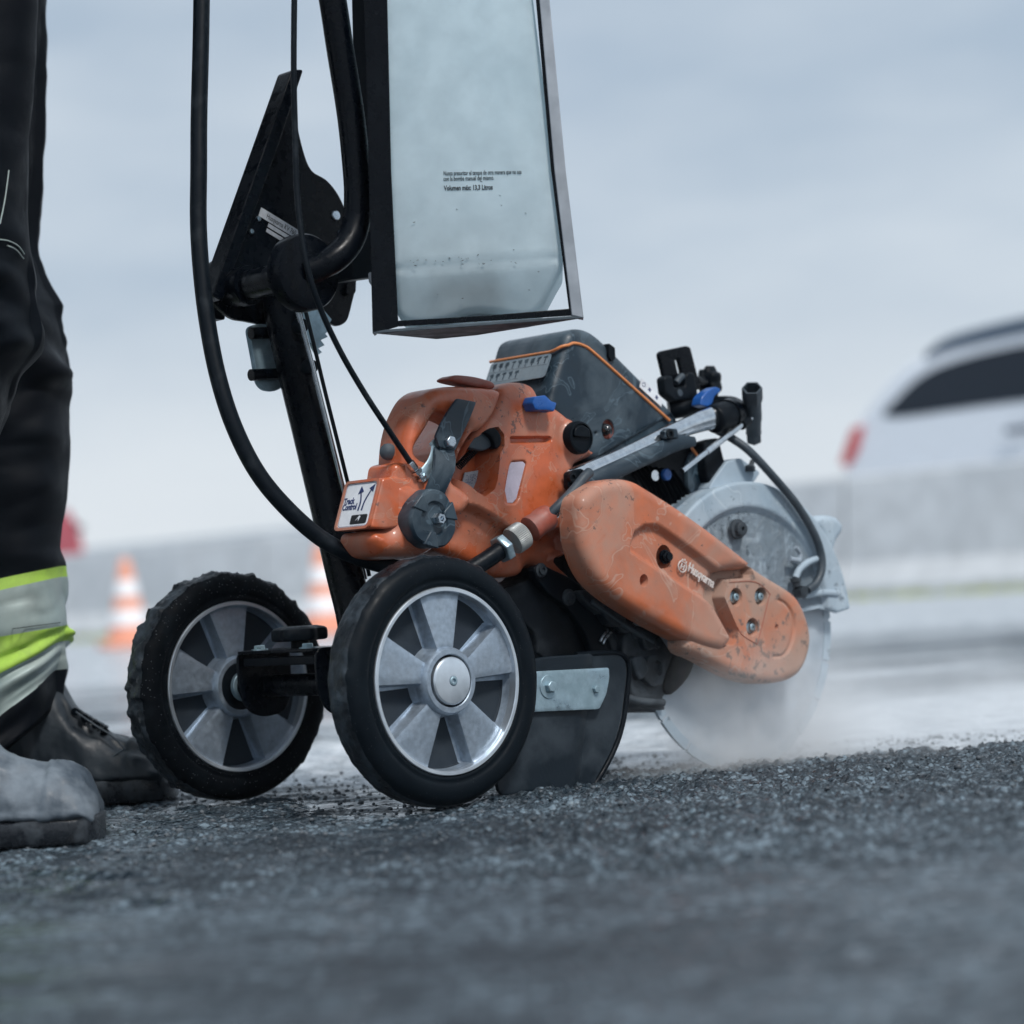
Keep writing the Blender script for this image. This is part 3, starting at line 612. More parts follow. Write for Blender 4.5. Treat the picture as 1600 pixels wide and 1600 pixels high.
b = MB(); b.add(*tprism([(672, 408), (790, 403), (806, 440), (806, 478), (740, 482), (690, 486), (668, 460)], .131, .139)); fixn(mk('tank_shade_plate', b, M_blk, bevel=.0006))  # unseen plate added behind the tank, cut to shade a patch of it
b = MB(); b.add(*tprism([(575, 425), (600, 425), (600, 452), (584, 450), (576, 440)], .03, .06)); fixn(mk('tank_frame_cap', b, M_lab2, bevel=.002))
# --- water tank
tank = thing('water_tank', 'translucent white plastic water tank with black Spanish lettering in the black frame', 'tank', O, A)
def tank_mesh():
    ou = sm2([(586, -215), (605, 266), (611, 380), (617, 480), (624, 497), (640, 503), (662, 504), (690, 500), (706, 496), (722, 489), (745, 486), (765, 486), (790, 490), (812, 494), (830, 491), (845, 480), (858, 458), (872, 432), (880, 418), (879, 400), (866, 266), (843, 80), (822, -90), (806, -210), (780, -235), (610, -235)], 6)
    ou = resample(fillet([tuple(a) for a in resample(ou, 14)], 9, 3), 3.2); P = [TP(x, y, .004) for x, y in ou]; n = len(P); c = sum(P, Vector())/n
    rings = []; D = .125; R = .009
    uu = (MI.to_3x3() @ tu)
    for s, d in [(R, 0)]+[(R*(1-math.sin(a)), R*(1-math.cos(a))) for a in (math.pi/2*k/6 for k in range(1, 7))]+[(0, D-R)]+[(R*(1-math.cos(a)), D-R+R*math.sin(a)) for a in (math.pi/2*k/6 for k in range(1, 7))]:
        ring = []
        for i in range(n):
            t_ = (P[(i+1) % n]-P[i-1]).normalized(); nn = t_.cross(tbl); nn = nn if nn.dot(c-P[i]) > 0 else -nn
            ring.append(P[i]+nn*s*.9+tbl*d)
        rings.append(ring)
    V, F_ = loft(rings, cap=False)
    u3 = uu.normalized()
    for base, dd in ((0, 0), ((len(rings)-1)*n, D)):
        ed = [Vector(V[base+i]) for i in range(n)]; P2 = [Vector(((p-c).dot(u3), p.z)) for p in ed]
        lo = [min(p[k] for p in P2) for k in (0, 1)]; hi = [max(p[k] for p in P2) for k in (0, 1)]; arr = np.array([tuple(p) for p in P2])
        gx, gz = np.meshgrid(np.arange(lo[0], hi[0], .0045), np.arange(lo[1], hi[1], .0045)); q = np.c_[gx.ravel(), gz.ravel()]; sd_ = sdist(q, [arr]); q = q[sd_ > .004]; qd = sd_[sd_ > .004]
        vo, _, fo, _, _, _ = delaunay_2d_cdt(P2+[Vector(a) for a in q.tolist()], [(i, (i+1) % n) for i in range(n)], [], 1, 1e-7)
        m0 = len(V)
        for i, v in enumerate(vo):
            if i < n: continue
            o3 = c+u3*v.x; o3.z = v.y; d0 = (ed[0]-o3).dot(tbl); V.append(o3+tbl*(d0-(1 if dd == 0 else -1)*.003*min(1, float(sdist(np.array([tuple(v)]), [arr])[0])/.03)))
        for f in fo: F_.append(tuple(base+i if i < n else m0+i-n for i in f))
    zc = HPz(412)
    for i, v in enumerate(V):
        v = Vector(v); d_ = (v-TP(700, 300, .004)).dot(tbl); k = max(0, zc-v.z); V[i] = v+tbl*(k*.30*(1-min(1, max(0, d_)/D))+.0022*math.exp(-((v.z-zc)/.004)**2)*(1 if d_ < .01 else 0))
    return V, F_
def HPz(py): return TP(740, py, .004).z
tk = fixn(mk('tank_body', tank_mesh(), M_tank, tank, smooth=180))
b = MB(); b.add(*tprism([(672, 420), (786, 415), (796, 440), (794, 462), (745, 466), (684, 468), (668, 455)], .019, .060)); fixn(mk('tank_shade_block', b, M_blk, tk, bevel=.004))  # block added inside the tank to darken a patch of its wall
rt_ = random.Random(12)
for k in range(34):
    px, py = (rt_.uniform(640, 868), rt_.gauss(408, 4)) if k < 22 else (rt_.uniform(625, 850), rt_.uniform(280, 470))
    a, l_ = rt_.uniform(-.6, .6), rt_.uniform(.5, 2.6)*(2 if k == 3 else 1); dx, dy = l_*math.cos(a), l_*math.sin(a); w_ = rt_.uniform(.25, .6)
    mk('scuff_mark', tprism([(px-dx, py-dy), (px, py-w_), (px+dx, py+dy), (px, py+w_)], .0003+max(0, py-412)*.00019, .0010+max(0, py-412)*.00019), M_ink, tk)
mk('filler_cap', T(lathe([(.001, .024), (.026, .024), (.028, .020), (.028, 0), (.024, -.004)], TP(700, -236, .062)-Vector((0, 0, .004)), (0, 0, 1), 40)), M_blkR, tk)
def tanktext(s, px, py, size, ang, bold=0, wpx=100):
    me = textme(s, size, .0002, bold); fx = (TP(px+wpx, py, .0025)-TP(px, py, .0025)).length/max(v.co.x for v in me.vertices); me.transform(Matrix.Scale(fx, 4, (1, 0, 0))); a = TP(px, py, .0025); a2 = TP(px+100, py-100*math.tan(math.radians(ang)), .0025); u = (a2-a).normalized(); v = (-tbl).cross(u)
    me.transform(frame(a-tbl*.0020, u, v)); return me
for s, px, py, size, bold, wpx in (('Nunca presurizar el tanque de otra manera que no sea', 693, 274.5, .0062, .00006, 122), ('con la bomba manual del mismo.', 693, 283, .0062, .00006, 79), ('Volumen máx: 13,3 Litros', 694, 298, .0068, .00018, 76)):
    me = tanktext(s, px, py, size, 1.2, bold, wpx); mobj('tank_lettering', me, M_ink, tank)
# --- mud flap with its bracket plate
fl = sm2([(800, 1050), (838, 1029), (900, 1023), (950, 1020), (966, 1021), (979, 1030), (983, 1048), (981, 1075), (975, 1120), (966, 1155), (953, 1185), (938, 1212), (926, 1230), (880, 1236), (820, 1238), (780, 1236), (780, 1150)], 5)
M_flap = mat('worn_rubber_flap', (.005, .011, .018), .45, spec=.3, dirt=(.05, .065, .08), damt=.5, dscale=14, dthr=.55, bump=.0002, bscale=300)
def flapx(x, z, d): k = np.clip((x-.205-(.12-z)*-.25)/.05, 0, 1); return .016*k*k
flp = moulded('mud_flap', MP(fl, .034), .034, .0385, .001, M_flap, cart, g=.004, extra=flapx)
mk('flap_edge', T(tube([M3(x, y, .0400) for x, y in ((900, 1023), (950, 1020), (966, 1021), (979, 1030), (983, 1048), (981, 1075), (975, 1120), (966, 1155), (953, 1185), (938, 1212), (926, 1230))], .0030, 12)), M_blkR)
bp_ = fillet(MP([(820, 1055), (838, 1049), (951, 1043), (951.5, 1060), (947, 1084), (936, 1108), (820, 1113)], .030), .003)
fb = moulded('flap_bracket', bp_, .0292, .0325, .0006, M_zinc, cart, g=.004)
each('flap_bolt', [hexb(M3(857, 1073, .0292), (0, -1, 0), .0066, .007, .0125), hexb(M3(930, 1077, .0292), (0, -1, 0), .0042, .004)], M_zinc, fb, bevel=.0005)
# ------------------------------------------------------------------ orange saw
saw = thing('power_cutter', 'orange and dark grey engine cut off saw with a large blade clamped on the cart', 'saw', O, A)
def ms(name, b, m, smooth=40, bevel=0, parent=None, seg=2): return mk(name, b, m, parent or saw, smooth, bevel, seg)
# blade and guard
BC = Vector((.480, .058, .150)); BR = .160
seg = 240; rings = []
for r, h in ((.012, .0), (.045, .0), (.143, .0), (.1435, -.0002), (BR-.0005, -.0002), (BR, .0)):
    rings.append([(BC.x+r*math.cos(2*math.pi*k/seg), BC.y-.0012+h, BC.z+r*math.sin(2*math.pi*k/seg)) for k in range(seg)])
for r, h in ((BR, .0026), (.012, .0026)): rings.append([(BC.x+r*math.cos(2*math.pi*k/seg), BC.y-.0012+h, BC.z+r*math.sin(2*math.pi*k/seg)) for k in range(seg)])
blade = fixn(ms('blade', loft(rings), M_blade, 30))
ms('blade_flange', T(lathe([(.001, -.012), (.045, -.012), (.050, -.006), (.052, 0)], BC, (0, 1, 0), 60)), M_guard, parent=blade)
b = MB()
for k in range(20):
    a0 = 2*math.pi*(k+.04)/20; a1 = 2*math.pi*(k+.96)/20; R0, R1 = .150, BR+.0015
    ar = [(BC.x+R1*math.cos(a0+(a1-a0)*i/6), BC.z+R1*math.sin(a0+(a1-a0)*i/6)) for i in range(7)]+[(BC.x+R0*math.cos(a1+(a0-a1)*i/6), BC.z+R0*math.sin(a1+(a0-a1)*i/6)) for i in range(7)]
    b.add(*prism(ar, BC.y-.0022, BC.y+.0022))
fixn(ms('cutting_rim', b, M_guard, parent=blade))
GC = (.489, .150)
go = [M2(1256, 955, .038), M2(1295, 948, .038), M2(1325, 968, .038)]
gp = circ(GC, .166, 40, 4, 172)
gl = [(GC[0]-.06, GC[1]+.02), (GC[0]+.07, GC[1]+.0), M2(1256, 956, .036), M2(1285, 950, .036), M2(1308, 958, .036)]+gp+[(GC[0]-.12, GC[1]+.02)]
grd = moulded('blade_guard', gl, .034, .040, .004, M_guard, saw, feats=[(circ((.4854, .156), .1325, 70), .0060, .006)], g=.004, smooth=60)
def shell_arc(R, y0, y1, a0, a1, th, n=60):
    r_ = []
    for k in range(n+1):
        a = math.radians(a0+(a1-a0)*k/n); cx, cz = math.cos(a), math.sin(a)
        r_.append([(GC[0]+(R)*cx, y0, GC[1]+(R)*cz), (GC[0]+R*cx, y1, GC[1]+R*cz), (GC[0]+(R-th)*cx, y1, GC[1]+(R-th)*cz), (GC[0]+(R-th)*cx, y0, GC[1]+(R-th)*cz)])
    return loft(r_)
fixn(ms('guard_shell', T(shell_arc(.1655, .039, .086, 4, 172, .003)), M_guard, parent=grd))
fixn(ms('guard_back', T(prism([(GC[0]+.1, GC[1]+.01)]+circ(GC, .165, 50, 4, 172)+[(GC[0]-.1, GC[1]+.02)], .084, .087)), M_guard, parent=grd))
fixn(ms('guard_lip', T(tube([M3(x, y, .033) for x, y in ((1258, 931), (1285, 926), (1310, 927))], .003, 12, sq=(.7, 1.2, (0, 1, 0)))), M_guard, parent=grd))
b = MB(); c = M3(1150, 827, .036); b.add(*lathe([(.0115, 0), (.0115, -.004), (.008, -.005), (.008, -.010), (.006, -.011), (.0025, -.011), (.0025, -.008), (.0001, -.008)][::-1], c, (0, 1, 0), 28)); ms('guard_bolt', b, M_dust, parent=grd)
gh = sm2(G1([(1310, 1215), (1380, 1200), (1450, 1212), (1492, 1260), (1490, 1310), (1455, 1370), (1435, 1440), (1415, 1510), (1385, 1505), (1370, 1450), (1350, 1330), (1305, 1270)]), 5)
moulded('guard_handle', MP(gh, .05), .045, .085, .009, M_guard, saw, g=.003)
b = MB(); b.add(*tube(m3(G1([(1190, 1410), (1222, 1450), (1218, 1490)]), .030), .0028, 12)); b.add(*tube(m3(G1([(1150, 1488), (1218, 1500)]), .030), .0035, 12)); ms('hose_clip', b, M_concE, parent=grd)
ft = MB(); ft.add(*prism(fillet(MP(G1([(640, 960), (720, 850), (810, 825), (940, 920), (900, 985), (760, 1000), (640, 1060), (600, 1030)]), .055), .004), .05, .085)); ms('guard_mount', ft, M_guard, bevel=.002, parent=grd)
b = MB(); b.add(*lathe([(.007, 0), (.007, .006), (.004, .008)], M3(1171, 737, .05), (0, 0, 1), 18)); b.add(*tube(m3([(1171, 735), (1176, 720)], .05), .003, 10)); ms('mount_bolt', b, M_dust, parent=grd)
# belt cover, upper half
cu = [(903, 800), (905, 780), (915, 768), (932, 756), (950, 749), (972, 748), (992, 752), (1010, 762), (1062, 795), (1120, 837), (1169, 876), (1172, 882), (1162, 889), (1137, 891), (1122, 895), (1115, 908), (1112, 920), (1111, 938), (1118, 950), (1136, 982), (1142, 994), (1141, 1003), (1134, 1011), (1122, 1016), (1085, 1005), (1040, 983), (1000, 960), (958, 932), (930, 905), (912, 870), (904, 835)]
cu = MP(sm2(cu, 3), 0.0)
rec = MP(G2([(372, 400), (392, 335), (440, 302), (500, 300), (545, 325), (690, 430), (815, 528), (850, 535), (800, 560), (790, 700), (760, 692), (600, 590), (370, 440)]), 0)
hb = MP(circ(G2([(557, 462)])[0], 11.5, 30, rz=19), 0); hs = MP(circ(G2([(437, 577)])[0], 6.4, 24, rz=10), 0)
cov = moulded('belt_cover', cu, -.004, .028, .012, M_or2, saw, feats=[(rec, .0080, .006), (hb, .014, .0014), (hs, .010, .0012)], g=.0024, smooth=50)
b = MB(); c = M3(*G2([(553, 462)])[0], .006); b.add(*lathe([(.0066, .003), (.0066, -.004), (.005, -.005)][::-1], c, (0, 1, 0), 6)); b.add(*lathe([(.0045, -.0072), (.0045, -.0050)], c, (0, 1, 0), 20)); b.add(*lathe([(.0078, .002), (.0078, .0)][::-1], c, (0, 1, 0), 26)); fixn(ms('tension_bolt', b, M_blkR, parent=cov))
# belt cover, lower half, one step deeper with the raised plate of three bolts
cl_ = [(1150, 872), (1172, 882), (1195, 898), (1228, 918), (1248, 935), (1262, 965), (1268, 992), (1266, 1018), (1256, 1045), (1240, 1060), (1215, 1067), (1185, 1067), (1150, 1056), (1100, 1030), (1070, 1012), (1080, 960), (1105, 900)]
cl_ = MP(sm2(cl_, 4), .004)
low = MP(G5([(200, 200), (560, 330), (870, 280), (905, 310), (905, 390), (860, 432), (640, 445), (595, 620), (740, 960), (740, 1050), (690, 1120), (560, 1150), (100, 900)]), .004)
c3 = [MP(circ(G5([p])[0], 9.4, 26, rz=14.6), .004) for p in ((718, 622), (975, 617), (888, 935))]
def gro(pts, wd):
    P = np.array([(v.x, v.y) for v in spline([(*p, 0) for p in pts], 6)]); t = np.gradient(P, axis=0); t /= np.hypot(*t.T)[:, None]; nn = np.c_[-t[:, 1], t[:, 0]]
    return np.vstack([P+nn*wd, (P-nn*wd)[::-1]]).tolist()
plp = G5([(640, 470), (930, 462), (1080, 580), (1072, 640), (960, 1075), (925, 1095), (800, 1020), (745, 930), (605, 660)])
gp1 = MP([tuple(x) for x in gro(plp[:]+[plp[0]], .45)], .004)
gr2 = MP([tuple(x) for x in gro(G5([(1150, 640), (1240, 700), (1300, 800), (1320, 940), (1290, 1100), (1220, 1220), (1100, 1240)]), 3.6)], .004)
hsm = MP(circ(G5([(1140, 930)])[0], 2.6, 16, rz=4.2), .004)
cv2 = moulded('belt_cover_end', cl_, .004-.0025, .030, .011, M_or3, saw, feats=[(low, .017, .0025), (gr2, .0022, .0024), (hsm, .006, .0008)]+[(c, .012, .0016) for c in c3], g=.0024, smooth=50)
each('cover_bolt', [lathe([(.0064, .003), (.0064, -.001), (.0044, -.0020), (.0044, -.0050), (.0036, -.0056), (.0016, -.0056), (.0016, -.003)], M3(*G5([p])[0], .0105), (0, 1, 0), 24) for p in ((705, 622), (960, 617), (875, 935))], M_zinc, cv2)
bme = []
P3 = spline([M3(*p, .0015)-Vector((0, .0002, 0)) for p in G5([(660, 466), (930, 462), (1078, 580), (1070, 640), (965, 1070), (925, 1092), (800, 1015), (745, 930)])], 5)
ms('cover_seam', T(tube(P3, .0005, 6, smooth=False)), M_orD, parent=cv2)
# raised lettering and emblem
la, lb = G2([(655, 528)])[0], G2([(778, 612)])[0]
a, c = M3(*la, .0012), M3(*lb, .0012); u = (c-a).normalized(); v = Vector((0, -1, 0)).cross(u)
me = textme('Husqvarna', .02, .0006, .0004); wid = max(v_.co.x for v_ in me.vertices); s = (c-a).length/wid
me.transform(frame(a-Vector((0, .0008, 0)), u, v) @ Matrix.Diagonal((s, s*1.45, 1, 1))); mobj('cover_lettering', me, mat('pale_raised_lettering', (.62, .56, .53), .5), cov)
Fe = frame(M3(*G2([(633, 508)])[0], .0012)-Vector((0, .0004, 0)), u, v); b = MB(); R_ = .0062
rg = [[Fe @ Vector((R_*math.cos(t)*1.0+.0008*math.cos(p)*math.cos(t), R_*math.sin(t)+.0008*math.cos(p)*math.sin(t), .0008*math.sin(p))) for p in [k*math.pi/3 for k in range(6)]] for t in [k*math.pi/14-math.pi for k in range(29)] if not (1.0 < t < 2.14)]
b.add(*loft(rg))
for x in (-.0022, .0022): b.add(*box((x, -.0004, .0004), (.0011, .0066, .0012), Fe))
b.add(*box((0, -.0004, .0004), (.0044, .0010, .0012), Fe))
for x, y in ((-.0030, .0066), (0, .0080), (.0030, .0066)): b.add(*box((x, y, .0004), (.0015, .0020, .0012), Fe))
fixn(ms('cover_emblem', b, bpy.data.materials['pale_raised_lettering'], parent=cov))
# dark undercarriage between body and blade
U = [
 ('under_plate', [(828, 905), (836, 890), (850, 884), (900, 908), (912, 925), (935, 960), (955, 1000), (956, 1024), (850, 1030), (835, 990), (780, 930)], .075, .12, .003, M_dark),
 ('side_bracket', [(834, 892), (845, 882), (865, 890), (905, 911), (925, 940), (945, 975), (953, 1010), (956, 1030), (930, 1030), (915, 990), (888, 950), (855, 925)], .062, .072, .002, M_blkR),
 ('engine_underside', [(885, 860), (950, 900), (1085, 990), (1090, 1060), (1060, 1085), (1040, 1100), (1035, 1112), (975, 1108), (965, 1060), (930, 960), (890, 910)], .085, .2, .004, M_dark),
 ('muddy_housing', [(985, 980), (1000, 975), (1030, 990), (1045, 1010), (1062, 1030), (1050, 1075), (1038, 1090), (1040, 1112), (1000, 1105), (980, 1060), (975, 1010)], .055, .085, .005, M_dust),
 ('mount_arm', [(905, 925), (925, 925), (960, 955), (985, 975), (978, 990), (950, 965), (925, 950)], .05, .06, .002, M_dust),
 ('rear_fender', [(1060, 1020), (1085, 1030), (1075, 1060), (1050, 1085), (1040, 1075), (1050, 1040)], .05, .06, .002, M_blkR)]
UO = {}
for nm, pts, ya, yb2, r, m_ in U: UO[nm] = moulded(nm, MP(sm2(pts, 3), ya), ya, yb2, r, m_, saw, g=.004, smooth=60)
for nm, pts, y_, r_, m_ in (('fuel_line', [(905, 900), (918, 925), (935, 940), (950, 965), (966, 990)], .056, .0022, M_hose), ('ground_cable', [(890, 868), (905, 905), (922, 935), (930, 960)], .058, .0014, M_hoseG),
        ('muffler_pipe', [(935, 975), (952, 1000), (960, 1030), (962, 1060)], .075, .0085, M_dust), ('support_rod', [(925, 940), (962, 968), (1000, 992), (1020, 1004)], .048, .0028, M_hoseG), ('lower_pipe', [(965, 1085), (1000, 1096), (1036, 1098)], .05, .0045, M_dust)):
    ms(nm, T(tube(m3(pts, y_), r_, 14)), m_, 60)
for pts in ([(938, 948), (958, 945), (975, 960), (970, 978), (950, 975)], [(1000, 985), (1018, 992), (1022, 1012), (1006, 1014)], [(985, 1030), (1003, 1026), (1010, 1050), (996, 1062)]):
    moulded('crusted_casting', MP(sm2(pts, 3), .05), .046, .06, .003, M_dust, saw, g=.003)
clip = moulded('housing_clip', fillet(MP(G6([(1180, 1100), (1210, 1010), (1290, 985), (1360, 1060), (1370, 1180), (1340, 1290), (1250, 1320), (1165, 1240)]), .045), .003), .047, .058, .002, M_dust, saw, feats=[(MP(G6([(1245, 1110), (1285, 1050), (1335, 1090), (1335, 1180), (1310, 1205), (1250, 1150)]), .045), .006, .001)], g=.002)
each('housing_screw', [lathe([(r*1.5, .002), (r*1.5, 0), (r, -.0008), (r, -.0035), (r*.5, -.0035), (r*.5, -.002), (.0001, -.002)][::-1], M3(*G6([(u_, v_)])[0], .060 if u_ < 500 else .052), (0, 1, 0), 20) for u_, v_, r in ((160, 190, .0052), (430, 450, .0060), (1080, 790, .0045), (1280, 890, .0045), (1060, 630, .0016), (1198, 716, .0016))], M_dust, saw)
each('tension_spring', [tube(m3(p, .06), .0014, 8) for p in ([(955, 988), (946, 998), (942, 1006)], [(950, 984), (942, 994), (938, 1002)])], M_alu2, saw)


# cylinder with cooling fins
cyl = moulded('engine_block', MP(sm2([(900, 790), (895, 745), (935, 725), (1000, 715), (1070, 690), (1095, 705), (1107, 738), (1100, 768), (1063, 800), (1020, 775), (990, 752), (950, 745)], 3), .075), .075, .18, .006, M_dark, saw, g=.004)
each('cooling_fin', [tube(m3([(978+k*9, 722+k*1.5), (1000+k*9, 752+k*2), (1012+k*9, 775+k*3)], .072), .0016, 8, sq=(2.2, .5, (0, 1, 0))) for k in range(9)], M_blkR, cyl, fix=False)
b = MB(); b.add(*lathe([(.0066, 0), (.0066, -.004), (.0055, -.005), (.0001, -.005)][::-1], M3(1039, 742, .066), (0, 1, 0), 26)); ms('blue_plug', b, M_blue, parent=cyl)
b = MB(); b.add(*lathe([(.0060, .008), (.0060, 0), (.0001, 0)][::-1], M3(1024, 743, .066), (0, 1, 0), 26)); ms('metal_plug', b, M_chr, parent=cyl)
mk('body_trim', T(tube(m3([(1081, 700), (1092, 716), (1102, 732), (1106, 745), (1103, 757)], .068), .0018, 10)), M_gold, saw)
sh = moulded('side_shield', MP(sm2([(1074, 722), (1085, 705), (1100, 728), (1106, 744), (1102, 760), (1088, 772), (1076, 768), (1073, 745)], 3), .07), .068, .074, .002, M_cov, saw, g=.003)
# dark top cover: long side facing the near wheel, narrow end facing the operator
cor = [(886, 524), (900, 514), (912, 513), (925, 517), (938, 526), (950, 537), (1000, 587), (1050, 638), (1062, 655), (1064, 672), (1040, 690), (1000, 712), (935, 722), (900, 705), (866, 650), (858, 632), (860, 616), (866, 592), (876, 560)]
tcv = moulded('top_cover', MP(sm2(cor, 4), .078), .078, .200, .011, M_cov, saw, g=.004, rback=.010,
   feats=[(MP(circ((950, 671), 9.8, 30, rz=16), .078), .006, .0015), (MP(circ((931, 676), 2.3, 12, rz=3), .078), .004, .0008), (MP([(936, 712), (1050, 645), (1060, 660), (945, 722)], .078), .003, .001)], smooth=60)
st = [M3(779, 559, .078)] 
pc = M3(886, 541, .078)
pc = M3(877.5, 547, .078); xe = pc.x-.0004; q1, q2 = M3(897, 536.2, .0776), M3(912, 540, .0776)
stp = [Vector((xe-.0012, y, pc.z)) for y in (.194, .16, .12, .095)]+[Vector((xe+.011-.0122*math.cos(a_), .089-.0118*math.sin(a_), pc.z+(q1.z-pc.z)*math.sin(a_)*.7)) for a_ in (.3, .7, 1.1, 1.5)]
stp += [q1, q2, M3(928, 551, .0776), M3(985, 602, .0776), M3(1046, 657, .0776)]
mk('trim_stripe', T(tube(stp, .0017, 10, 6)), M_gold, tcv)
b = MB(); c = M3(949, 671, .078); b.add(*lathe([(.0115, .004), (.0100, .0005), (.0098, .006)][::-1], c, (0, 1, 0), 34)); mk('primer_ring', b, M_red, tcv)
b = MB(); b.add(*lathe([(.0075, .008), (.0072, .002), (.0050, -.0035), (.0020, -.0055), (.0001, -.0058)][::-1], M3(948, 671, .078), (0, 1, 0), 30)); fixn(mk('primer_bulb', b, mat('smoked_bulb', (.01, .012, .014), .12, coat=1), tcv))
mk('cover_catch', T(prism(fillet(MP([(951, 536), (961, 543), (962, 560), (957, 565), (951, 557)], .0745), .0015), .0745, .12)), M_blkR, tcv, bevel=.0008)
# small warning label along the stripe
def polyflat(name, pix, y, m_, parent, th=.0004): return mk(name, T(prism(fillet(MP(pix, y), .0006), y-th, y+.0004)), m_, parent)
polyflat('warning_label', [(1002, 591), (1034, 622), (1033, 636), (999, 605)], .0772, M_white, tcv, .0008)
b = MB()
for k, (x, y) in enumerate(((1006, 601), (1015, 609), (1026, 621))):
    c = M3(x, y, .0764)
    for dx, dz, sx_, sz in ((0, 0, .0022, .0050), (0, .0, .0050, .0013)) if k else ((0, .002, .004, .0008), (-.002, 0, .0008, .004), (.002, 0, .0008, .004), (0, -.002, .004, .0008)): b.add(*box((c.x+dx, c.y, c.z+dz), (sx_, .0003, sz)))
mk('warning_pictogram', b, M_navy, tcv)
# instruction label on the end face of the top cover
e0, e1 = M3(875, 552, .078), M3(863, 590, .078); vv = (e0-e1).normalized(); nrm = Vector((0, 1, 0)).cross(vv); nrm = nrm if nrm.x < 0 else -nrm
uu_ = Vector((0, -1, 0))
LO = Vector((e1.x, .187, e1.z))+nrm*.0030; Fl = frame(LO, uu_, vv); LW, LH = .100, (e0-e1).length*.98
def rr(x, y, w_, h_, r=.003): return fillet([(x, y), (x+w_, y), (x+w_, y+h_), (x, y+h_)], r)
mk('instruction_label', flat2([rr(0, 0, LW, LH, .005)], .0006, Fl), M_lab, tcv)
ps = []; rl = random.Random(4)
for row, (cnt, yy) in enumerate(((9, LH*.56), (5, LH*.12))):
    for k in range(cnt): ps.append(rr(.004+k*.0105, yy, .0095, LH*.36, .0005))
mk('label_panel', flat2(ps, .0009, Fl), mat('label_panel_grey', (.22, .27, .31), .4), tcv)
ps = []
for row, (cnt, yy) in enumerate(((9, LH*.56), (5, LH*.12))):
    for k in range(cnt):
        x = .004+k*.0105+.0047; y = yy+LH*.18
        ps.append([(x-.0008, y-LH*.14), (x+.0008, y-LH*.14), (x+.0008, y+LH*.06), (x-.0008, y+LH*.06)])
        ps.append([(x-.003, y+rl.uniform(-.002, .004)), (x+.003, y+rl.uniform(-.002, .004)), (x+.003, y+.0052), (x-.003, y+.0045)])
        ps.append(circ((x+.001, y+LH*.12), .0013, 10))
mk('label_pictogram', flat2(ps, .0012, Fl), M_cov, tcv)
# main orange body
ob = [(783, 606), (800, 597), (822, 597), (837, 604), (847, 621), (866, 633), (888, 649), (906, 670), (917, 697), (934, 708), (905, 724), (900, 732), (903, 745), (903, 765), (900, 780), (891, 802), (884, 832), (888, 866), (874, 872), (884, 888), (901, 908), (884, 903), (862, 890), (848, 883), (838, 885), (828, 898), (790, 901), (760, 889), (728, 872), (702, 860), (697, 842), (712, 805), (712, 765), (715, 735), (724, 702), (744, 674), (764, 652), (777, 630)]
ob = MP(sm2(ob, 3), .060)
dk = MP(Z7([(1180, 545), (1215, 520), (1290, 505), (1335, 560), (1335, 650), (1295, 700), (1280, 800), (1262, 900), (1235, 965), (1160, 1020), (1110, 985), (1000, 880), (1000, 800), (1040, 720), (1110, 600)]), .060)
slot = fillet(MP(Z8([(358, 692), (600, 690), (618, 712), (598, 735), (358, 738)]), .06), .003)
lowr = MP([(680, 800), (712, 782), (738, 790), (790, 820), (848, 831), (872, 824), (884, 832), (888, 864), (874, 871), (905, 915), (850, 925), (690, 900)], .06)
wnd = fillet(MP(Z8([(366, 838), (445, 833), (462, 850), (458, 885), (412, 1070), (385, 1098), (305, 1098), (299, 1070), (350, 870)]), .06), .003)
capc = (901, 685); ring_ = MP(circ(capc, 29, 36, rz=37), .06)
def swell(x, z, d): return -.010*np.exp(-(((x-.105)/.035)**2+((z-.345)/.05)**2))-.006*np.exp(-(((x-.12)/.03)**2+((z-.29)/.03)**2))
body = moulded('engine_body', ob, .058, .170, .013, M_or, saw, feats=[(dk, .036, .004), (slot, .008, .0025), (lowr, .014, .007), (wnd, .0035, .0012), (ring_, -.004, .006)], g=.0023, smooth=60, extra=swell)
ylow = lambda x, z: .058+float(swell(np.array([x]), np.array([z]), 0)[0])
wc = M2(799, 755, .058); wy = ylow(*wc)+.0035
polyflat('fuel_window', Z8([(372, 848), (440, 843), (455, 858), (402, 1062), (380, 1088), (310, 1088), (306, 1066), (355, 870)]), wy-.001, M_lilac, body, .0012)
b = MB(); c = M3(896, 685, .058)+Vector((0, -.007, 0)); b.add(*lathe([(.0178, .012), (.0178, -.004), (.0168, -.006), (.0150, -.0066), (.0145, -.0045), (.0001, -.0045)][::-1], c, (0, 1, 0), 48)); fc = fixn(mk('fuel_cap', b, M_blkR, body))
b = MB(); b.add(*prism(fillet([(c.x-.0125, c.z+.001), (c.x+.0125, c.z-.001), (c.x+.011, c.z+.009), (c.x, c.z+.0135), (c.x-.010, c.z+.010)], .003), c.y-.0078, c.y-.003)); fixn(mk('cap_grip', b, M_blkR, fc, bevel=.0012))
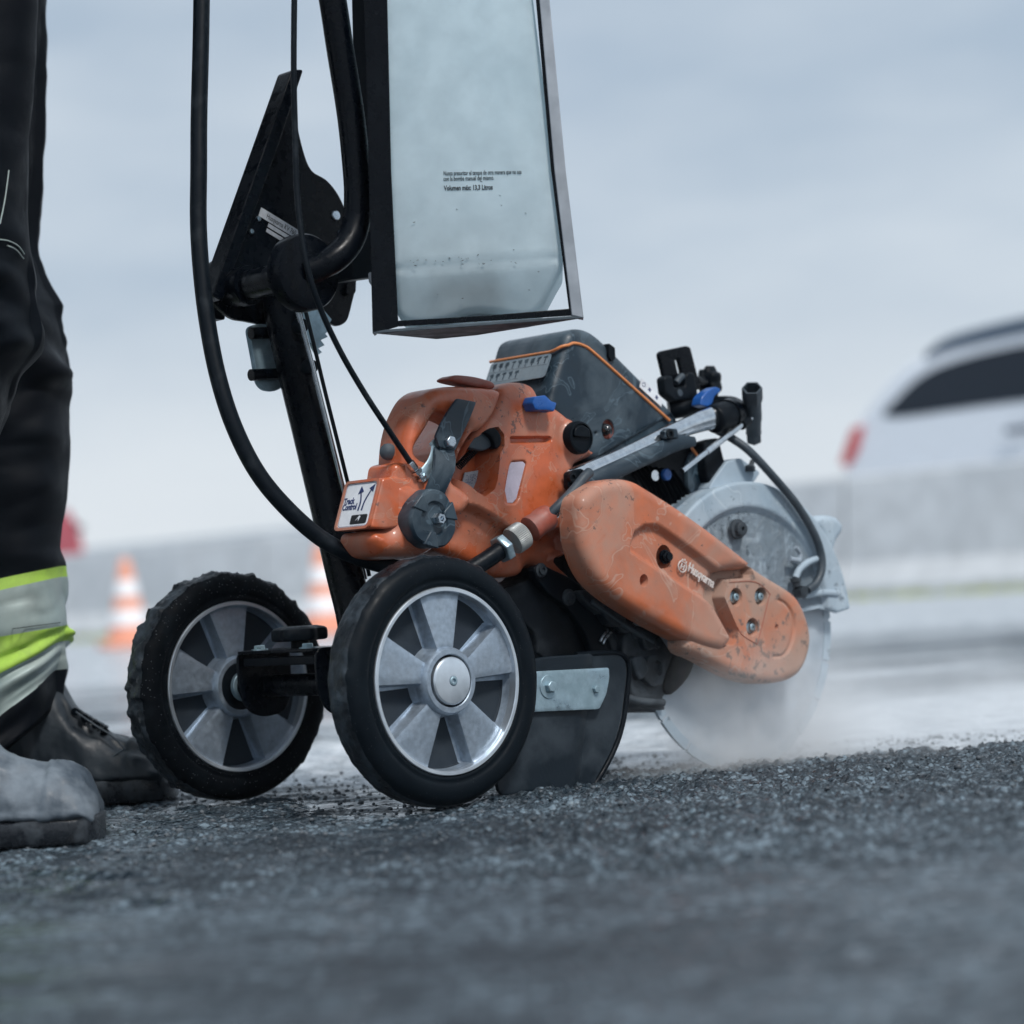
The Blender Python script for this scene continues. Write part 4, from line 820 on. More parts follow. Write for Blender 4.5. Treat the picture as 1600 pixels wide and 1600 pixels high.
# inner recess: spring, trigger, type label
yr = .078
b = MB(); hp_ = []
p0, p1 = M3(*Z7([(1015, 800)])[0], .073), M3(*Z7([(1150, 660)])[0], .070)
ax = (p1-p0).normalized(); u1 = ax.orthogonal().normalized(); u2 = ax.cross(u1)
for k in range(181):
    t_ = k/180; a_ = t_*2*math.pi*14; hp_.append(p0.lerp(p1, t_)+u1*.0036*math.cos(a_)+u2*.0036*math.sin(a_))
mk('coil_spring', T(tube(hp_, .0008, 6, smooth=False)), M_blkR, saw)
mk('throttle_trigger', T(prism(sm2(MP(Z7([(1085, 650), (1110, 585), (1190, 552), (1262, 580), (1272, 615), (1250, 650), (1195, 680), (1130, 672)]), .064), 4), .062, .070)), M_hoseG, saw, bevel=.0015)
moulded('trigger_guard', MP(sm2(Z7([(1205, 530), (1240, 505), (1290, 510), (1330, 560), (1335, 620), (1320, 655), (1290, 660), (1275, 600), (1240, 560)]), 3), .056), .056, .066, .002, M_blkR, saw, g=.003)
lbp = Z7([(1062, 840), (1255, 808), (1265, 822), (1232, 950), (1120, 975), (1042, 915)])
polyflat('type_label', lbp, .0815, M_lab2, body, .0008)
b = MB(); rl = random.Random(9); A0, A1, A2 = M3(*Z7([(1060, 930)])[0], .0804), M3(*Z7([(1240, 900)])[0], .0804), M3(*Z7([(1075, 860)])[0], .0804)
for i in range(7):
    for j in range(12):
        if rl.random() < .3: continue
        p = A0+(A1-A0)*(j+.2)/12+(A2-A0)*(i+.1)/6.6; ww = (A1-A0)/12*rl.uniform(.4, .9); hh = (A2-A0)*.055
        b.add([p, p+ww, p+ww+hh, p+hh], [(0, 1, 2, 3)])
mk('label_print', b, M_navy, body)
# rear handle loop, its base and the control box
rh = [(636, 790), (634, 752), (632, 730), (633, 706), (636, 682), (643, 656), (655, 630), (667, 615), (684, 606), (712, 603), (745, 604), (783, 610), (780, 632), (770, 653), (754, 671), (742, 676), (732, 688), (722, 706), (713, 735), (709, 752), (722, 762), (737, 776), (735, 790), (724, 802), (710, 806), (690, 800), (660, 800)]
hole1 = MP(sm2(Z7([(705, 690), (715, 640), (745, 590), (800, 500), (845, 415), (885, 392), (960, 418), (1050, 455), (1085, 490), (1080, 525), (1035, 620), (1000, 700), (975, 770), (920, 800), (820, 770), (745, 738)]), 3), .050)
hnd = moulded('rear_handle', MP(sm2(rh, 3), .050), .048, .092, .011, M_or, saw, holes=[hole1], g=.0026, smooth=60)
mv = moulded('handle_collar', MP(fillet([(612, 770), (619, 724), (650, 716), (668, 728), (690, 750), (696, 790), (640, 790)], 8), .050), .052, .094, .006, M_or, saw, g=.003, smooth=60)
hbs = [(616, 760), (628, 748), (655, 748), (690, 760), (712, 772), (716, 800), (704, 835), (686, 858), (660, 869), (628, 872), (604, 868), (592, 856), (586, 840), (592, 829), (612, 824), (615, 790)]
hbase = moulded('handle_base', MP(sm2(hbs, 4), .048), .046, .104, .020, M_or, saw, g=.003, smooth=60)
mk('lock_button', T(lathe([(.0001, -.0035), (.006, -.0025), (.0085, 0), (.0085, .006)], M3(606, 706, .075)+Vector((-.002, -.003, 0)), (0.55, .8, 0.0), 28)), M_hoseG, hnd)
moulded('throttle_lockout', MP(sm2(Z7([(940, 150), (975, 128), (1020, 122), (1120, 132), (1200, 150), (1262, 170), (1285, 195), (1275, 222), (1220, 222), (1080, 195), (960, 168)]), 3), .06), .058, .078, .004, M_red, hnd, g=.003)
cb = [(598, 747), (618, 744), (645, 752), (655, 775), (650, 812), (632, 822), (604, 826), (579, 825)]
cbx = moulded('control_box', fillet(MP(cb, .050), .004), .050, .1065, .0025, M_or, saw, g=.003, rback=.003)
s1, s0 = M3(597, 748, .050), M3(578.5, 823, .050); vs_ = (s1-s0).normalized(); ns_ = vs_.cross(Vector((0, -1, 0))); ns_ = ns_ if ns_.x < 0 else -ns_
So_ = Vector((s0.x, .1045, s0.z))+ns_*.0002; Fs = frame(So_, (0, -1, 0), vs_); SW, SH = .052, (s1-s0).length*.97
fr = MB(); o_, i_ = rr(-.002, -.002, SW+.004, SH+.004, .006), rr(.0008, .0008, SW-.0016, SH-.0016, .005)
n = len(o_); V = [(x, y, 0) for x, y in o_]+[(x, y, .0022) for x, y in o_]+[(x, y, .0022) for x, y in i_]+[(x, y, 0) for x, y in i_]
fr.add(V, [(k*n+i, k*n+(i+1) % n, (k+1)*n+(i+1) % n, (k+1)*n+i) for k in range(3) for i in range(n)], Fs); fixn(mk('sticker_frame', fr, M_or, cbx))
stk = mk('control_sticker', flat2([rr(.001, .001, SW-.002, SH-.002, .005)], .0009, Fs), M_white, cbx)
b = MB()
def strip(P, w0, w1, th, M):
    P = [Vector((*p, 0)) for p in P]; Q = spline(P, 6); n_ = len(Q); V = []
    for i, p in enumerate(Q):
        t_ = (Q[min(i+1, n_-1)]-Q[max(i-1, 0)]).normalized(); s_ = Vector((-t_.y, t_.x, 0))*(w0+(w1-w0)*i/(n_-1))
        V += [p+s_, p-s_]
    V = [M @ (v+Vector((0, 0, th))) for v in V]; return V, [(2*i, 2*i+1, 2*i+3, 2*i+2) for i in range(n_-1)]
sx = SW/100; sy = SH/100
b.add(*strip([(x*sx, y*sy) for x, y in ((56, 37), (58, 55), (54, 72), (51, 78))], .0013, .0008, .0012, Fs)); b.add(*strip([(x*sx, y*sy) for x, y in ((67, 37), (70, 55), (78, 72), (84, 82))], .0013, .0008, .0012, Fs))
for tri in ([(44, 73), (50, 91), (61, 78)], [(76, 84), (92, 93), (90, 75)]): b.add([Fs @ Vector((x*sx, y*sy, .0012)) for x, y in tri], [(0, 1, 2)])
o_, i_ = rr(.0018, .0018, SW-.0036, SH-.0036, .0045), rr(.0022, .0022, SW-.0044, SH-.0044, .0042); n = len(o_)
b.add([Fs @ Vector((x, y, .0012)) for x, y in o_+i_], [(i, (i+1) % n, n+(i+1) % n, n+i) for i in range(n)])
for wrd, yy, ww1 in (('Track', 54, .34), ('Control', 41, .44)):
    me = textme(wrd, .0092, .0001, .0003); me.transform(Matrix.Scale(ww1*SW/max(v.co.x for v in me.vertices), 4, (1, 0, 0))); me.transform(Fs @ Matrix.Translation((5*sx, yy*sy, .0012))); bm = bmesh.new(); bm.from_mesh(me); b.add([v.co.copy() for v in bm.verts], [[v.index for v in f.verts] for f in bm.faces]); bm.free()
mk('sticker_print', b, M_navy, cbx)
mk('lever_window', flat2([rr(40*sx, 8*sy, 50*sx, 20*sy, .002)], .0012, Fs), M_ink, cbx)
b = MB(); b.add([Fs @ Vector((x*sx, y*sy, .0016)) for x, y in ((56, 14), (66, 26), (71, 24), (66, 13), (64, 20))], [(0, 1, 4), (1, 2, 3, 4)]); mk('lever_pointer', b, M_white, cbx)
# front handle: chromed tube, dark insert, rubber sleeve, end loop
fh = tube(m3([(886, 750), (905, 742), (960, 719), (1010, 696), (1050, 677), (1080, 664), (1110, 654), (1128, 650)], .050), .0115, 30, rs=((0, .06, .3, .7, 1), (.008, .0105, .0095, .0105, .0150)), sq=(.75, 1.0, (0, 1, 0)))
fhd = mk('front_handle', T(fh), M_chr, saw, smooth=70)
mk('handle_insert', T(tube(m3([(900, 762), (930, 750), (980, 727), (1030, 704), (1058, 692), (1085, 690)], .040), .0075, 20, rs=((0, .1, .8, 1), (.0085, .0085, .0085, .005)), sq=(.6, 1.1, (0, 1, 0)))), M_cov, fhd)
mk('end_bracket', T(prism(fillet(MP([(884, 738), (905, 732), (917, 742), (912, 768), (896, 776), (884, 762)], .040), .003), .036, .044)), M_blkR, fhd, bevel=.001)
each('handle_screw', [lathe([(.0055, .002), (.0055, -.002), (.003, -.002), (.003, 0), (.0001, 0)][::-1], M3(px, py, .034), (0, 1, 0), 20) for px, py in ((894, 746), (1046, 678))], M_dark, fhd)
mk('screw_seat', T(prism(fillet(MP(G1([(320, 650), (345, 628), (405, 632), (418, 690), (330, 700)]), .036), .002), .034, .042)), M_cov, fhd, bevel=.001)
mk('rubber_sleeve', T(tube([M3(1114, 656, .050), M3(1128, 651, .050), M3(1142, 648, .052), M3(1150, 646, .062), M3(1140, 640, .085), M3(1115, 640, .11), M3(1070, 645, .13)], .0165, 30, rs=((0, .03, .35, 1), (.0158, .0168, .0165, .015)))), M_blkR, fhd, smooth=70)
mk('sleeve_band', T(tube([M3(1136, 649, .050), M3(1142, 647, .052)], .0182, 30, smooth=False)), M_blk, fhd)
# small hose, red coupling, knurled nut
ww_ = thing('hose_coupling', 'brick red hose coupling with ribbed silver nut above the near wheel', 'coupling', O, A)
mk('thin_hose', T(tube([M3(921, 738, .030), M3(912, 747, .028), M3(893, 770, .028), M3(872, 791, .032), M3(852, 810, .040)], .0055, 20)), M_hoseG, ww_)
c0, c1 = M3(858, 806, .044), M3(740, 889, .058); ax = (c1-c0).normalized(); LL = (c1-c0).length
def alc(px): return c0+ax*((c0.x-M3(px, 800, .05).x)/(c0.x-c1.x)*LL)
mk('hose_clip', T(lathe([(.0068, 0), (.0072, .001), (.0072, .007), (.0068, .008)], alc(860), ax, 28)), M_chr, ww_)
b = MB(); b.add(*lathe([(.0070, 0), (.0125, .001), (.0138, .004), (.0142, .012), (.0132, .020), (.0142, .026), (.0140, .030), (.0120, .031)], alc(853), ax, 40)); mk('coupling_body', b, M_red, ww_)
rb = []
for k in range(96):
    a_ = 2*math.pi*k/96; rb.append((1+(.035 if k % 2 else -.0), a_))
pc0 = alc(814); u1 = ax.orthogonal().normalized(); u2 = ax.cross(u1)
rings = [[pc0+ax*h+(u1*math.cos(a_)+u2*math.sin(a_))*(r*f) for f, a_ in rb] for r, h in ((.0118, -.001), (.0142, 0), (.0148, .003), (.0148, .014), (.0140, .016))]
mk('ribbed_nut', T(loft(rings)), mat('grimy_nickel', (.42, .44, .44), .45, .7, dirt=(.25, .24, .22), damt=.6, dscale=40), ww_, smooth=20)
mk('hex_collar', T(lathe([(.0150, 0), (.0158, .001), (.0158, .008), (.0145, .0095)], alc(789), ax, 6)), M_zinc, ww_, bevel=.0008)
mk('hose_stub', T(tube([alc(784), alc(760), M3(728, 893, .062), M3(700, 896, .07)], .0094, 24)), M_hose, ww_)
# star knob and clamp strap
sk = M3(678, 811, .030); lobe = []
for k in range(120):
    a_ = 2*math.pi*k/120; f = math.cos(3*(a_-math.radians(75))); lobe.append((.0300+.0009*max(-1, min(1, f*2.2)), a_))
rings = [[(sk.x+r*s*math.cos(a_), sk.y+h, sk.z+r*s*math.sin(a_)) for r, a_ in lobe] for s, h in ((.90, .024), (.99, .022), (1.0, .018), (1.0, .004), (.985, .001), (.93, -.001), (.60, -.0015), (.52, .002), (.30, .002))]
skn = mk('clamp_star_knob', T(loft(rings)), M_cov, cart, smooth=32)
b = MB()
for a_ in (15, 135, 255):
    ca, sa = math.cos(math.radians(a_)), math.sin(math.radians(a_)); b.add(*prism([(sk.x+x*ca-y*sa, sk.z+x*sa+y*ca) for x, y in ((.013, -.0035), (.0285, -.010), (.0285, .010), (.013, .0035))], sk.y-.0026, sk.y+.002))
fixn(mk('knob_wing', b, M_cov, skn, bevel=.0012))
b = MB(); b.add(*lathe([(.0058, .003), (.0058, -.006), (.0050, -.007), (.0028, -.007), (.0028, -.002), (.0001, -.002)][::-1], M3(683, 811, .030)+Vector((0, -.001, 0)), (0, 1, 0), 6)); fixn(mk('knob_nut', b, M_alu2, skn))
mk('knob_stem', T(tube([(sk.x, sk.y+.018, sk.z), (sk.x, sk.y+.08, sk.z)], .009, 20, smooth=False)), M_blk, skn)
stq = Z7([(1003, 296), (1142, 322), (1100, 430), (1040, 560), (985, 680), (870, 650), (845, 575), (880, 490), (925, 410), (965, 350)])
sp_ = moulded('clamp_strap', fillet(MP(stq, .040), .0012), .038, .0415, .0006, M_cov, cart, g=.004)
b = MB()
rings = []
for (x, y), wv, yy in (((870, 640), (1, 0), .040), ((900, 720), (1, 0), .033), ((905, 800), (1, 0), .031), ((880, 880), (1, 0), .034), ((830, 960), (1, 0), .042)):
    pass
Pc = [Z7([p])[0] for p in ((925, 655), (935, 720), (930, 800), (900, 880), (870, 950), (855, 1000))]; yc = (.039, .034, .032, .033, .037, .040); wd = (.0105, .0105, .0105, .010, .0095, .009)
for (px, py), yy, w_ in zip(Pc, yc, wd):
    c = M3(px, py, yy); rings.append([c+Vector((-w_*1.05, .005, w_*.1)), c+Vector((w_, -.001, -w_*.3)), c+Vector((w_, .0025, -w_*.3)), c+Vector((-w_*1.05, .0085, w_*.1))])
fixn(mk('strap_bend', T(loft(rings)), M_cov, sp_, smooth=60))
b = MB(); b.add(*tube(m3(Z7([(832, 600), (852, 635), (850, 700), (820, 780), (765, 850), (735, 865)]), .046), .0055, 16, sq=(.28, 1.25, (0, 1, 0)))); mk('clamp_band', b, M_zinc, sp_)
b = MB(); hexbolt(M3(*Z7([(945, 615)])[0], .038), (0, -1, 0), .0066, .006, b); mk('strap_bolt', b, M_alu2, sp_, bevel=.0006)
# throttle cable
cab = thing('throttle_cable', 'thin black cable running down to a silver fitting on the orange saw', 'cable', O, A)
mk('cable_sheath', T(tube([M3(400, -420, .10), M3(440, -280, .06), M3(459, -150, .04), M3(459, 100, .045), M3(461, 200, .05), M3(464, 300, .05), M3(473, 380, .045), M3(486, 440, .042), M3(506, 495, .045), M3(535, 555, .045), M3(570, 615, .045), M3(606, 670, .045), M3(642, 724, .045)], .0030, 14)), M_hose, cab)
f0, f1 = M3(640, 722, .045), M3(664, 753, .045); ax = (f1-f0).normalized()
b = MB(); b.add(*lathe([(.0038, 0), (.0044, .001), (.0044, .010), (.0038, .011)], f0, ax, 6)); b.add(*lathe([(.0058, 0), (.0058, .0035)], f0+ax*.0115, ax, 6)); b.add(*lathe([(.0026, 0), (.0026, .012)], f0+ax*.014, ax, 14)); b.add(*lathe([(.0055, 0), (.0055, .003)], f0+ax*.020, ax, 6))
mk('cable_fitting', b, M_chr, cab)
# thick water hose
hs_ = T(tube([M3(345, -520, .20), M3(328, -330, .20), M3(318, -150, .20), M3(314, 60, .19), M3(311, 180, .185), M3(310.5, 266, .18), M3(310, 350, .178), M3(315, 430, .172), M3(325, 510, .165), M3(341, 590, .155), M3(365, 665, .145), M3(400, 735, .135), M3(444, 790, .125), M3(500, 840, .115), M3(555, 869, .105), M3(612, 886, .098), M3(680, 894, .08), M3(702, 896, .07)], .0086, 26, 8))
ho = mobj('water_hose', hs_.me(), M_hose, None, 180); ho.location = O; ho.rotation_euler = (0, 0, A); tag(ho, 'thick black hose sweeping in a long arc down behind the near wheel', 'hose')
# guard water hose
gh_ = thing('guard_hose', 'thin dark hose arching over the dusty blade guard to a small fitting', 'hose', O, A)
mk('hose_run', T(tube([M3(1120, 672, .060), M3(1142, 684, .050), M3(1170, 704, .035), M3(1205, 741, .027), M3(1243, 786, .026), M3(1270, 830, .026), M3(1282, 862, .026), M3(1284, 888, .026), M3(1276, 910, .026), M3(1262, 922, .027)], .0048, 16)), M_hoseG, gh_)
mk('hose_branch', T(tube([M3(1280, 872, .030), M3(1262, 879, .030), M3(1249, 890, .030), M3(1243, 903, .030)], .0040, 14)), M_guard, gh_)
b = MB(); b.add(*lathe([(.0065, 0), (.0065, .004), (.0048, .005), (.0048, .010)], M3(1243, 903, .030), (0.1, 0, -1), 18)); b.add(*lathe([(.0072, 0), (.0072, .012)][::-1], M3(1245, 925, .034), (0, -1, 0), 6)); b.add(*lathe([(.0045, 0), (.0052, .001), (.0052, .009)], M3(1250, 924, .029), (1, 0, .1), 16)); fixn(mk('tee_fitting', b, M_dust, gh_))
# upper clamp bracket with lobed knob, blue tap
ub = thing('mounting_bracket', 'black slotted bracket plate with a lobed knob behind the dark engine cover', 'bracket', O, A)
slp = fillet(MP(G1([(293, 140), (310, 120), (475, 85), (500, 95), (570, 370), (440, 400), (350, 380)]), .09), .003)
moulded('slotted_plate', slp, .09, .095, .0006, M_blk, ub, holes=[fillet(MP(G1([(398, 180), (412, 160), (425, 180), (445, 262), (436, 280), (420, 272)]), .09), .0025)], g=.004)
for pts in ([(318, 300), (340, 280), (378, 285), (390, 360), (460, 350), (462, 280), (480, 258), (522, 265), (545, 400), (530, 440), (390, 450), (330, 400)],):
    moulded('clip_block', fillet(MP(G1(pts), .08), .002), .078, .09, .003, M_blkR, ub, g=.003)
b = MB(); b.add(*tube(m3(G1([(405, 330), (430, 300), (450, 285)]), .08), .004, 12)); b.add(*lathe([(.0001, -.001), (.004, -.001), (.0042, 0)], M3(*G1([(430, 395)])[0], .078), (0, 1, 0), 20)); mk('clip_rivet', b, M_hoseG, ub)
kc = M3(*G1([(625, 330)])[0], .115); lob = [(.0185*(1+.10*math.cos(7*2*math.pi*k/84)), 2*math.pi*k/84) for k in range(84)]
rings = [[(kc.x+.6*h+0*r, kc.y+r*s*math.cos(a_)*.75, kc.z+r*s*math.sin(a_)) for r, a_ in lob] for s, h in ((.85, -.014), (1, -.010), (1, .010), (.85, .014))]
fixn(mk('lobed_knob', T(loft(rings)), M_blkR, ub, smooth=50)); mk('knob_shaft', T(tube([kc, kc+Vector((-.035, -.01, 0))], .007, 16, smooth=False)), M_blk, ub)
mk('tap_body', T(tube([M3(1045, 640, .10), M3(1068, 636, .09), M3(1100, 630, .09)], .012, 22)), M_blkR, ub)
mk('pivot_arm', T(prism(fillet(MP([(1096, 690), (1118, 684), (1131, 735), (1128, 760), (1108, 765), (1098, 740)], .06), .004), .055, .075)), M_blkR, ub, bevel=.002)
mk('blue_tap', T(prism(fillet(MP(G1([(520, 480), (530, 430), (560, 395), (620, 360), (650, 372), (655, 392), (615, 425), (600, 475), (570, 495)]), .066), .002), .055, .070)), M_blue, ub, bevel=.002)
bs = moulded('blue_switch', fillet(MP(Z8([(480, 495), (495, 458), (560, 450), (595, 485), (628, 495), (612, 548), (575, 540), (500, 540)]), .046), .001), .040, .056, .002, M_blue, saw, g=.003)
# socket wrench hanging on the handle end
sw = thing('socket_wrench', 'dark steel hexagonal socket wrench with a bright cross bar beside the black rubber handle end', 'wrench', O, A)
ct, cb_ = M3(1175, 606, .028), M3(1178, 688, .066); ax = (cb_-ct).normalized()
LW_ = (cb_-ct).length
b = MB(); b.add(*lathe([(.0001, .018), (.0098, .018), (.0098, .0), (.0118, .0), (.0118, .016), (.0105, .022)], ct, ax, 6, ref=ax.cross(Vector((0, 1, 0))).normalized())); b.add(*lathe([(.0100, .018), (.0102, .040), (.0100, .048), (.0092, .050), (.0088, LW_-.014), (.0092, LW_-.012)], ct, ax, 28))
b.add(*lathe([(.0001, LW_-.014), (.0092, LW_-.014), (.0092, LW_), (.0070, LW_+.001), (.0001, LW_+.001)], ct, ax, 6))
fixn(mk('wrench_socket', b, M_hoseG, sw, smooth=30))
b0, b1 = M3(1066, 736, .030), M3(1163, 660, .042)
mk('cross_bar', T(tube([b0, b0.lerp(b1, .38), b0.lerp(b1, .381), b1, b1.lerp(M3(1182, 646, .046), 1)], .0036, 16, rs=((0, .42, .45, 1), (.0030, .0030, .0038, .0038)), smooth=False)), M_chr, sw)
mk('bar_grommet', T(tube([M3(1158, 664, .042), M3(1168, 656, .044)], .0062, 18, smooth=False)), M_blkR, sw)
# ------------------------------------------------------------------ background: barriers, cars, cones, rail
WD = Vector((-.668, .744, 0)).normalized(); WN = Vector((-.744, -.668, 0)).normalized(); W0 = Vector((2.282, 15.1, 0))
def barrier_mesh(Ln):
    pr = [(.24, 0), (.24, .07), (.15, .22), (.10, .73), (.085, .75), (-.085, .75), (-.10, .73), (-.15, .22), (-.24, .07), (-.24, 0)]
    V, F_ = loft([[(x, y, z) for y, z in pr] for x in (.012, .03, Ln-.03, Ln-.012)])
    return fixn(mobj('tmp', mesh(V, F_))).data
bmesh_ = barrier_mesh(6.0); bpy.data.objects.remove(bpy.data.objects['tmp']); bmesh_.materials.append(M_conc)
bl = {-3: 'grey concrete barrier section running out beyond the right edge', -2: 'grey concrete barrier section farthest right behind the blade', -1: 'grey concrete barrier section below the white car', 0: 'grey concrete barrier section in the middle behind the orange saw',
      1: 'grey concrete barrier section behind the far wheel and the left traffic cone', 2: 'grey concrete barrier section at the left behind the dark trouser leg'}
for k in range(-2, 3):
    o = bpy.data.objects.new('concrete_barrier', bmesh_); C.objects.link(o); p = W0+WD*(.26+6*k); o.location = p; o.rotation_euler = (0, 0, math.atan2(WD.y, WD.x))
    tag(o, bl[k], 'barrier', 'concrete barrier sections in a row across the background')
gb = MB(); rg = random.Random(2)
for k in range(2600):
    p = W0+WD*rg.uniform(-12, 18)+WN*(.26+.16*rg.random()**1.5); h = rg.uniform(.02, .055); a_ = rg.uniform(0, 6.28); w_ = .012
    gb.add([(p.x-w_*math.cos(a_), p.y-w_*math.sin(a_), -.002), (p.x+w_*math.cos(a_), p.y+w_*math.sin(a_), -.002), (p.x+rg.uniform(-.02, .02), p.y+rg.uniform(-.02, .02), h)], [(0, 1, 2)])
tag(mobj('grass_strip', gb.me(), mat('yellowing_grass', (.42, .46, .12), .8)), 'thin yellow green grass strip along the foot of the concrete barriers', 'grass', kind='stuff')
M_carw = mat('white_car_paint', (.78, .82, .88), .3, coat=.6, rvar=.03)
M_carr = mat('red_car_paint', (.36, .05, .07), .35, coat=.5, rvar=.03)
M_glass = mat('dark_car_glass', (.004, .010, .020), .2, spec=.2, rvar=.02); M_tl = mat('red_lamp_lens', (.62, .03, .03), .25, rvar=.02); M_rail = mat('dark_blue_trim', (.025, .06, .11), .4)
def car(label, loc, ang, s, paint, prof, win, rails=True):
    t = thing('parked_car', label, 'car', loc, ang); W = 1.86
    def pr(pts, y0, y1, tf=None): 
        V, F_ = prism([(a*s, b*s) for a, b in pts], y0*s, y1*s)
        if tf: V = [tf(Vector(v)) for v in V]
        return V, F_
    def tum(v):
        k = max(0, (v.z/s-1.15))*.36; c = W/2*s; return Vector((v.x, c+(v.y-c)*(1-k), v.z))
    fixn(mobj('body', mesh(*pr(sm2(prof, 4), 0, W, tum)), paint, t, 40, .05*s, 4))
    for a, b_ in ((-.004, .02), (W-.02, W+.004)):
        fixn(mobj('side_window', mesh(*pr(sm2(win, 4), a, b_, tum)), M_glass, t, 40))
    for y in (-.012, W-.10): fixn(mobj('tail_light', mesh(*pr([(-.035, .98), (.10, 1.22), (.19, 1.23), (.13, 1.06), (.04, .94)], y, y+.11)), M_tl, t, None, .01*s))
    for xw in (.9, 3.75):
        for y in (-.01, W-.21):
            wh = mobj('wheel', mesh(*lathe([(.16*s, 0), (.33*s, 0), (.36*s, .03*s), (.36*s, .19*s), (.33*s, .22*s), (.16*s, .22*s)], (xw*s, y*s, .36*s), (0, 1, 0), 32)), M_blkR, t, 40)
            mobj('rim', mesh(*lathe([(.02*s, -.01*s), (.2*s, .0), (.24*s, -.01*s), (.24*s, .235*s), (.02*s, .235*s)], (xw*s, y*s, .36*s), (0, 1, 0), 28)), M_alu, wh, 40)
    for y in (-.03, W): mobj('door_handle', mesh(*box((1.55*s, (y+.015)*s, 1.08*s), (.20*s, .03*s, .035*s))), M_rail, t)
    if rails:
        for y in (.20, W-.26):
            mobj('roof_rail', mesh(*tube([(.66*s, (y+.03)*s, 1.66*s), (.9*s, (y+.03)*s, 1.745*s), (1.6*s, (y+.03)*s, 1.80*s), (2.4*s, (y+.03)*s, 1.80*s), (2.75*s, (y+.03)*s, 1.72*s)], .055*s, 12)), M_rail, t, 60)
    for y in (.52, W-.80): 
        mobj('headrest', mesh(*box((1.2*s, y*s, 1.45*s), (.12*s, .28*s, .2*s))), mat('pale_seat_cloth', (.3, .4, .46), .8), t, None, .03)
    return t
prof = [(.02, .38), (-.04, .62), (-.02, .9), (.03, 1.08), (.10, 1.25), (.27, 1.46), (.46, 1.62), (.72, 1.70), (1.2, 1.755), (1.9, 1.78), (2.5, 1.75), (2.95, 1.62), (3.4, 1.38), (3.75, 1.20), (4.3, 1.10), (4.75, .98), (4.88, .75), (4.85, .38), (4.2, .30), (2.4, .28), (.5, .30)]
win = [(.40, 1.27), (.46, 1.40), (.66, 1.54), (.95, 1.615), (1.5, 1.66), (2.3, 1.66), (2.75, 1.56), (3.35, 1.29), (2.4, 1.275), (1.2, 1.27)]
cd = -WD; ca = math.atan2(cd.y, cd.x)
p = PW(1330, 880, 17.9); p.z = -.04
car('white estate car with dark windows parked behind the barrier at the right', p, ca, 1.0, M_carw, prof, win)
prv = [(0, .38), (-.02, .9), (.0, 1.2), (.06, 1.40), (.2, 1.46), (1.5, 1.5), (2.6, 1.46), (3.1, 1.1), (3.9, .98), (4.1, .7), (4.05, .38), (3.4, .3), (.5, .3)]
winv = [(.03, 1.18), (.06, 1.32), (.2, 1.38), (1.5, 1.42), (2.5, 1.38), (2.95, 1.14), (1.5, 1.16)]
p = PW(134, 960, 28); p.z = 0
car('red car standing beyond the barrier at the far left', p, math.atan2(WD.y*.6, WD.x), .97, M_carr, prv, winv, False)
M_co = mat('cone_orange', (.82, .36, .24), .6); M_cw = mat('cone_white', (.80, .80, .82), .5)
def cone(px, py, D, label):
    p = PW(px, py, D); p.z = 0; t = thing('traffic_cone', label, 'traffic cone', p, .3, 'orange and white traffic cones in front of the barrier')
    mobj('base', mesh(*box((0, 0, .02), (.36, .36, .04))), M_co, t, None, .015, 3)
    R = lambda z: .135-.105*(z/.52)
    V, F_ = lathe([(R(z), z+.03) for z in (0, .02)]+[(R(z), z+.03) for z in np.linspace(.03, .50, 30)]+[(.018, .545), (.001, .547)], (0, 0, 0), (0, 0, 1), 40)
    mobj('cone_body', mesh(V, F_), M_co, t, 60)
    for a, b_ in ((.10, .20), (.28, .38)):
        mobj('white_band', mesh(*lathe([(R(a)+.0005, a+.03), (R(a)+.003, a+.032), (R(b_)+.003, b_+.028), (R(b_)+.0005, b_+.03)], (0, 0, 0), (0, 0, 1), 40)), M_cw, t, 60)
cone(203, 1008, 15.3, 'orange and white traffic cone standing left of the far wheel')
cone(508, 990, 15.0, 'orange and white traffic cone half hidden behind the black post tube')
rt = thing('guard_rail', 'faint pale metal guard rail far behind the concrete barrier at the left', 'guard rail', PW(290, 950, 34)*Vector((1, 1, 0)) if False else (0, 0, 0))
M_pale = mat('pale_galvanised', (.55, .60, .64), .5)
r0, r1 = PW(60, 950, 36), PW(620, 925, 30)
for z, rr_ in ((1.12, .035), (.8, .03)): mobj('rail', mesh(*tube([Vector((r0.x, r0.y, z)), Vector((r1.x, r1.y, z))], rr_, 8, smooth=False)), M_pale, rt)
for k in range(8):
    q_ = r0.lerp(r1, k/7); mobj('post', mesh(*box((q_.x, q_.y, .56), (.08, .08, 1.12))), M_pale, rt)
